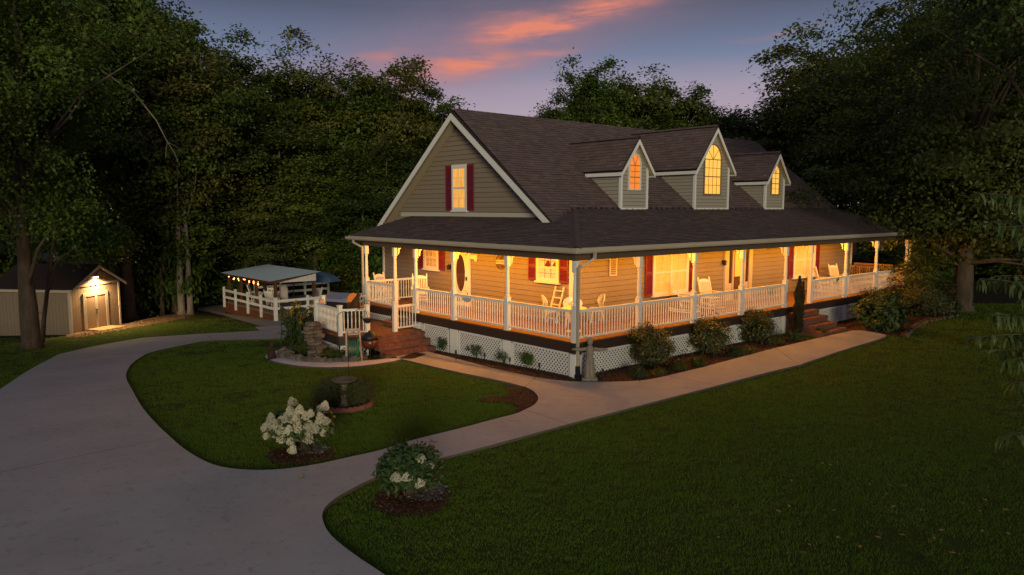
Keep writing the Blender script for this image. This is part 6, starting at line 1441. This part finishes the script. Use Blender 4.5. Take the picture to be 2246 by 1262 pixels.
# hydrangeas: cone shaped heads of tiny florets
BLM = leafmat('cream_floret', (.55, .50, .36), (.70, .66, .52), .35, .7, .2, .01)
def bloom_mesh(seed, h=.23, r=.125):
    g = np.random.default_rng(seed); n = 480; z = g.random(n) ** .9; a = g.uniform(0, 6.28, n); rr = r * (1 - z ** 1.6) ** .6 * (.85 + .15 * np.sin(a * 3 + seed)) * (1 + .0 * z) * np.minimum(1, .45 + z * 4); P = np.stack([rr * np.cos(a), rr * np.sin(a), z * h], 1); Nn = np.stack([np.cos(a), np.sin(a), .6 + 0 * a], 1) + g.normal(0, .3, (n, 3)); D = g.normal(0, 1, (n, 3))
    return leaf_mesh('bloom', P, Nn, D, g.uniform(.03, .045, n), .034, BLM)
BL = [bloom_mesh(s) for s in range(4)]
hp1 = (-8.49,-0.94)
t = shrub('hydrangea', 'panicle hydrangea covered in cream flower cones on the island lawn', hp1, .56, .80, .11, HYDL, 70, 40, .16, 210, None, 14, lobes=.4, catg='hydrangea', zb=.25)
g = np.random.default_rng(8); rv = Vector((math.sin(SA), -math.cos(SA), 0)); fv = Vector((math.cos(SA), math.sin(SA), 0))
bl = [(-.42, .52), (-.36, .62), (-.28, .60), (-.40, .72), (-.22, .74), (-.12, .66), (-.05, .78), (.04, .70), (.12, .58), (.20, .66), (.28, .80), (.36, .72), (.44, .62), (.30, .56), (.40, .50), (.02, .55), (-.10, .50), (-.30, .46), (-.22, .40), (-.06, .36), (.08, .38), (.22, .40), (.18, .88), (-.02, .98), (.10, 1.02), (-.16, .94), (.26, .94), (-.48, .60), (.48, .76), (-.12, .84), (.34, .88), (.06, .88), (-.34, .80), (-.02, .22), (-.45, .45), (.20, .50), (.40, .82), (-.18, .56), (-.08, .60), (.06, .62), (.14, .74), (-.24, .66), (.24, .58), (.34, .64), (-.30, .70), (-.38, .54)]
for i, (s, z) in enumerate(bl):
    dpt = -(.36 if i % 5 else -.2) * math.sqrt(max(0, 1 - (s / .6) ** 2)) ; p = rv * s * 1.22 + fv * dpt * (1.3 if i > 20 else 1); o = place('bloom', BL[i % 4], t, (p.x, p.y, z * .95 - .08)); q = g.uniform(.58, .82); o.scale = (q, q, q); o.rotation_euler = (-p.y * .5 + g.uniform(-.2, .2), p.x * .5 + g.uniform(-.2, .2), g.uniform(0, 6))
hp2 = (-8.17,-4.23)
t = shrub('hydrangea', 'round green hydrangea bush with a few white flower heads in a mulch ring', hp2, .47, .84, .115, HYDL, 90, 44, .14, 220, None, 8, lobes=.25, catg='hydrangea', zb=.22)
for i, (s, z, d) in enumerate([(-.12, .52, -.44), (.03, .52, -.44), (.22, .72, -.25), (.37, .60, -.2), (.26, .40, -.42), (-.36, .62, -.1), (.05, .80, .1)]):
    p = rv * s + fv * d; o = place('bloom', BL[i % 4], t, (p.x, p.y, z - .06)); q = .72 if i < 5 else .4; o.scale = (q, q, q * .75); o.rotation_euler = (-p.y * .9, p.x * .9, i)
# wispy plants round the birdbath
for i, (s, lb) in enumerate([(-.46, 'wispy dark grass tuft left of the birdbath pedestal'), (.42, 'wispy dark grass tuft right of the birdbath pedestal')]):
    c = Vector((bp[0], bp[1], 0)) + rv * s * .8; shrub('ornamental_grass', lb, c, .36, .68, .13, mat('dusky_grass', (.06, .068, .026), .8, .1, 2, .5, (.085, .075, .03)), 60, 60, .15, 230 + i, wl=.10, lobes=.3, catg='plant', zb=.02)
# pine straw and chips on the mulch
def litter(name, regions, m, dens, L, W, dz, seed):
    g = random.Random(seed); pts = []
    for rg in regions:
        xs = [p[0] for p in rg]; ys = [p[1] for p in rg]; ar = (max(xs) - min(xs)) * (max(ys) - min(ys))
        for _ in range(int(ar * dens)):
            x, y = g.uniform(min(xs), max(xs)), g.uniform(min(ys), max(ys))
            if inside((x, y), rg): pts.append((x, y, zg(x, y) + dz + g.uniform(0, .012)))
    P = np.array(pts); n = len(P); q = np.random.default_rng(seed); return leaf_mesh(name, P, q.normal(0, .35, (n, 3)) + np.array([0, 0, 1.]), q.normal(0, 1, (n, 3)) * np.array([1, 1, .2]), q.uniform(.5, 1.4, n) * L, W, m)
o = place('mulch_litter', litter('mulch_litter', [BED_FRONT, BED_LEFT, BED_ROUND, BED_CORNER, RING1, RING2], leafmat('mulch_litter', (.05, .026, .016), (.17, .095, .055), 0, .9, .1, .01), 420, .06, .022, .024, 4)); o['kind'] = 'stuff'
ASHM = mat('grey_ash', (.20, .20, .215), 1, .05, 8, .9, (.07, .065, .06))
for nm, c, rr in (('ash_patch', (-7.88,-4.33), .27), ('ash_patch', (-8.29,-1.12), .22)):
    pl_ = [(c[0] + (rv.x * math.cos(a * .3) + fv.x * 1.1 * math.sin(a * .3)) * rr * (1 + .35 * noise.noise(Vector((a * .9, rr * 50, 0)))), c[1] + (rv.y * math.cos(a * .3) + fv.y * 1.1 * math.sin(a * .3)) * rr * (1 + .35 * noise.noise(Vector((a * .9, rr * 50, 0))))) for a in range(21)]
    struct(nm, fill(nm, pl_, ASHM, .034, step=.1))
    o = place('ash_flakes', litter('ash_flakes', [[(c[0] + (q[0] - c[0]) * 1.35, c[1] + (q[1] - c[1]) * 1.35) for q in pl_]], leafmat('ash_flake', (.05, .04, .035), (.24, .235, .24), 0, .9, .1, .01), 900, .05, .028, .036, 6)); o['kind'] = 'stuff'
o = place('leaf_litter', litter('leaf_litter', [[(p[0] * 1.0 + dx, p[1] - .35) for p in DIRTL] for dx in (0, .3)], leafmat('leaf_litter', (.10, .06, .03), (.26, .17, .09), 0, .9, .1, .01), 60, .09, .05, .024, 9)); o['kind'] = 'stuff'
# fallen leaves on the right lawn and the drive
fm = leafmat('fallen_leaf', (.30, .15, .05), (.38, .26, .10), .2)
for d_ in [(-2.93,-7.98),(-3.47,-8.26),(-4.28,-8.51),(-3.98,-8.52),(-3.6,-9.05),(-5.76,-8.43),(-2.09,-8.93),(-1.88,-9.16),(-2.32,-9.3),(-1.72,-9.35),(-2.6,-9.93),(-2.77,-9.59),(-1.4,-10.43),(-1.95,-10.53),(-0.57,-7.89),(-1.7,-7.92),(-1.68,-8.06),(-4.06,-9.9),(-3.72,-10.09),(-5.01,-9.38),(-4.54,-9.86),(-3.79,-10.76),(-3.13,-10.4),(-2.72,-10.79),(-2.54,-11.06),(-1.6,-10.77),(-5.3,-9.43),(-4.49,-9.53),(-1.81,-10.24),(-3.49,-10.43)]:
    b = MB(); L = rnd.uniform(.035, .065); b.add([(-L, 0, .05), (0, L * .45, .058), (L, 0, .05), (0, -L * .45, .054)], [(0, 1, 2, 3)])
    tag(place('fallen_leaf', b.mesh('fallen_leaf', fm), None, (d_[0], d_[1], zg(*d_)), rnd.uniform(0, 6)), 'small tan fallen leaf lying on the dark right lawn', 'leaf', 'fallen leaves on the lawn')
dl = (-9.18,-2.45); b = MB(); b.add([(-.06, 0, .005), (0, .03, .03), (.07, .01, .008), (0, -.03, .015)], [(0, 1, 2, 3)]); tag(place('fallen_leaf', b.mesh('fallen_leaf', fm), None, (dl[0], dl[1], .075), 0), 'single dry brown leaf lying on the concrete drive', 'leaf')
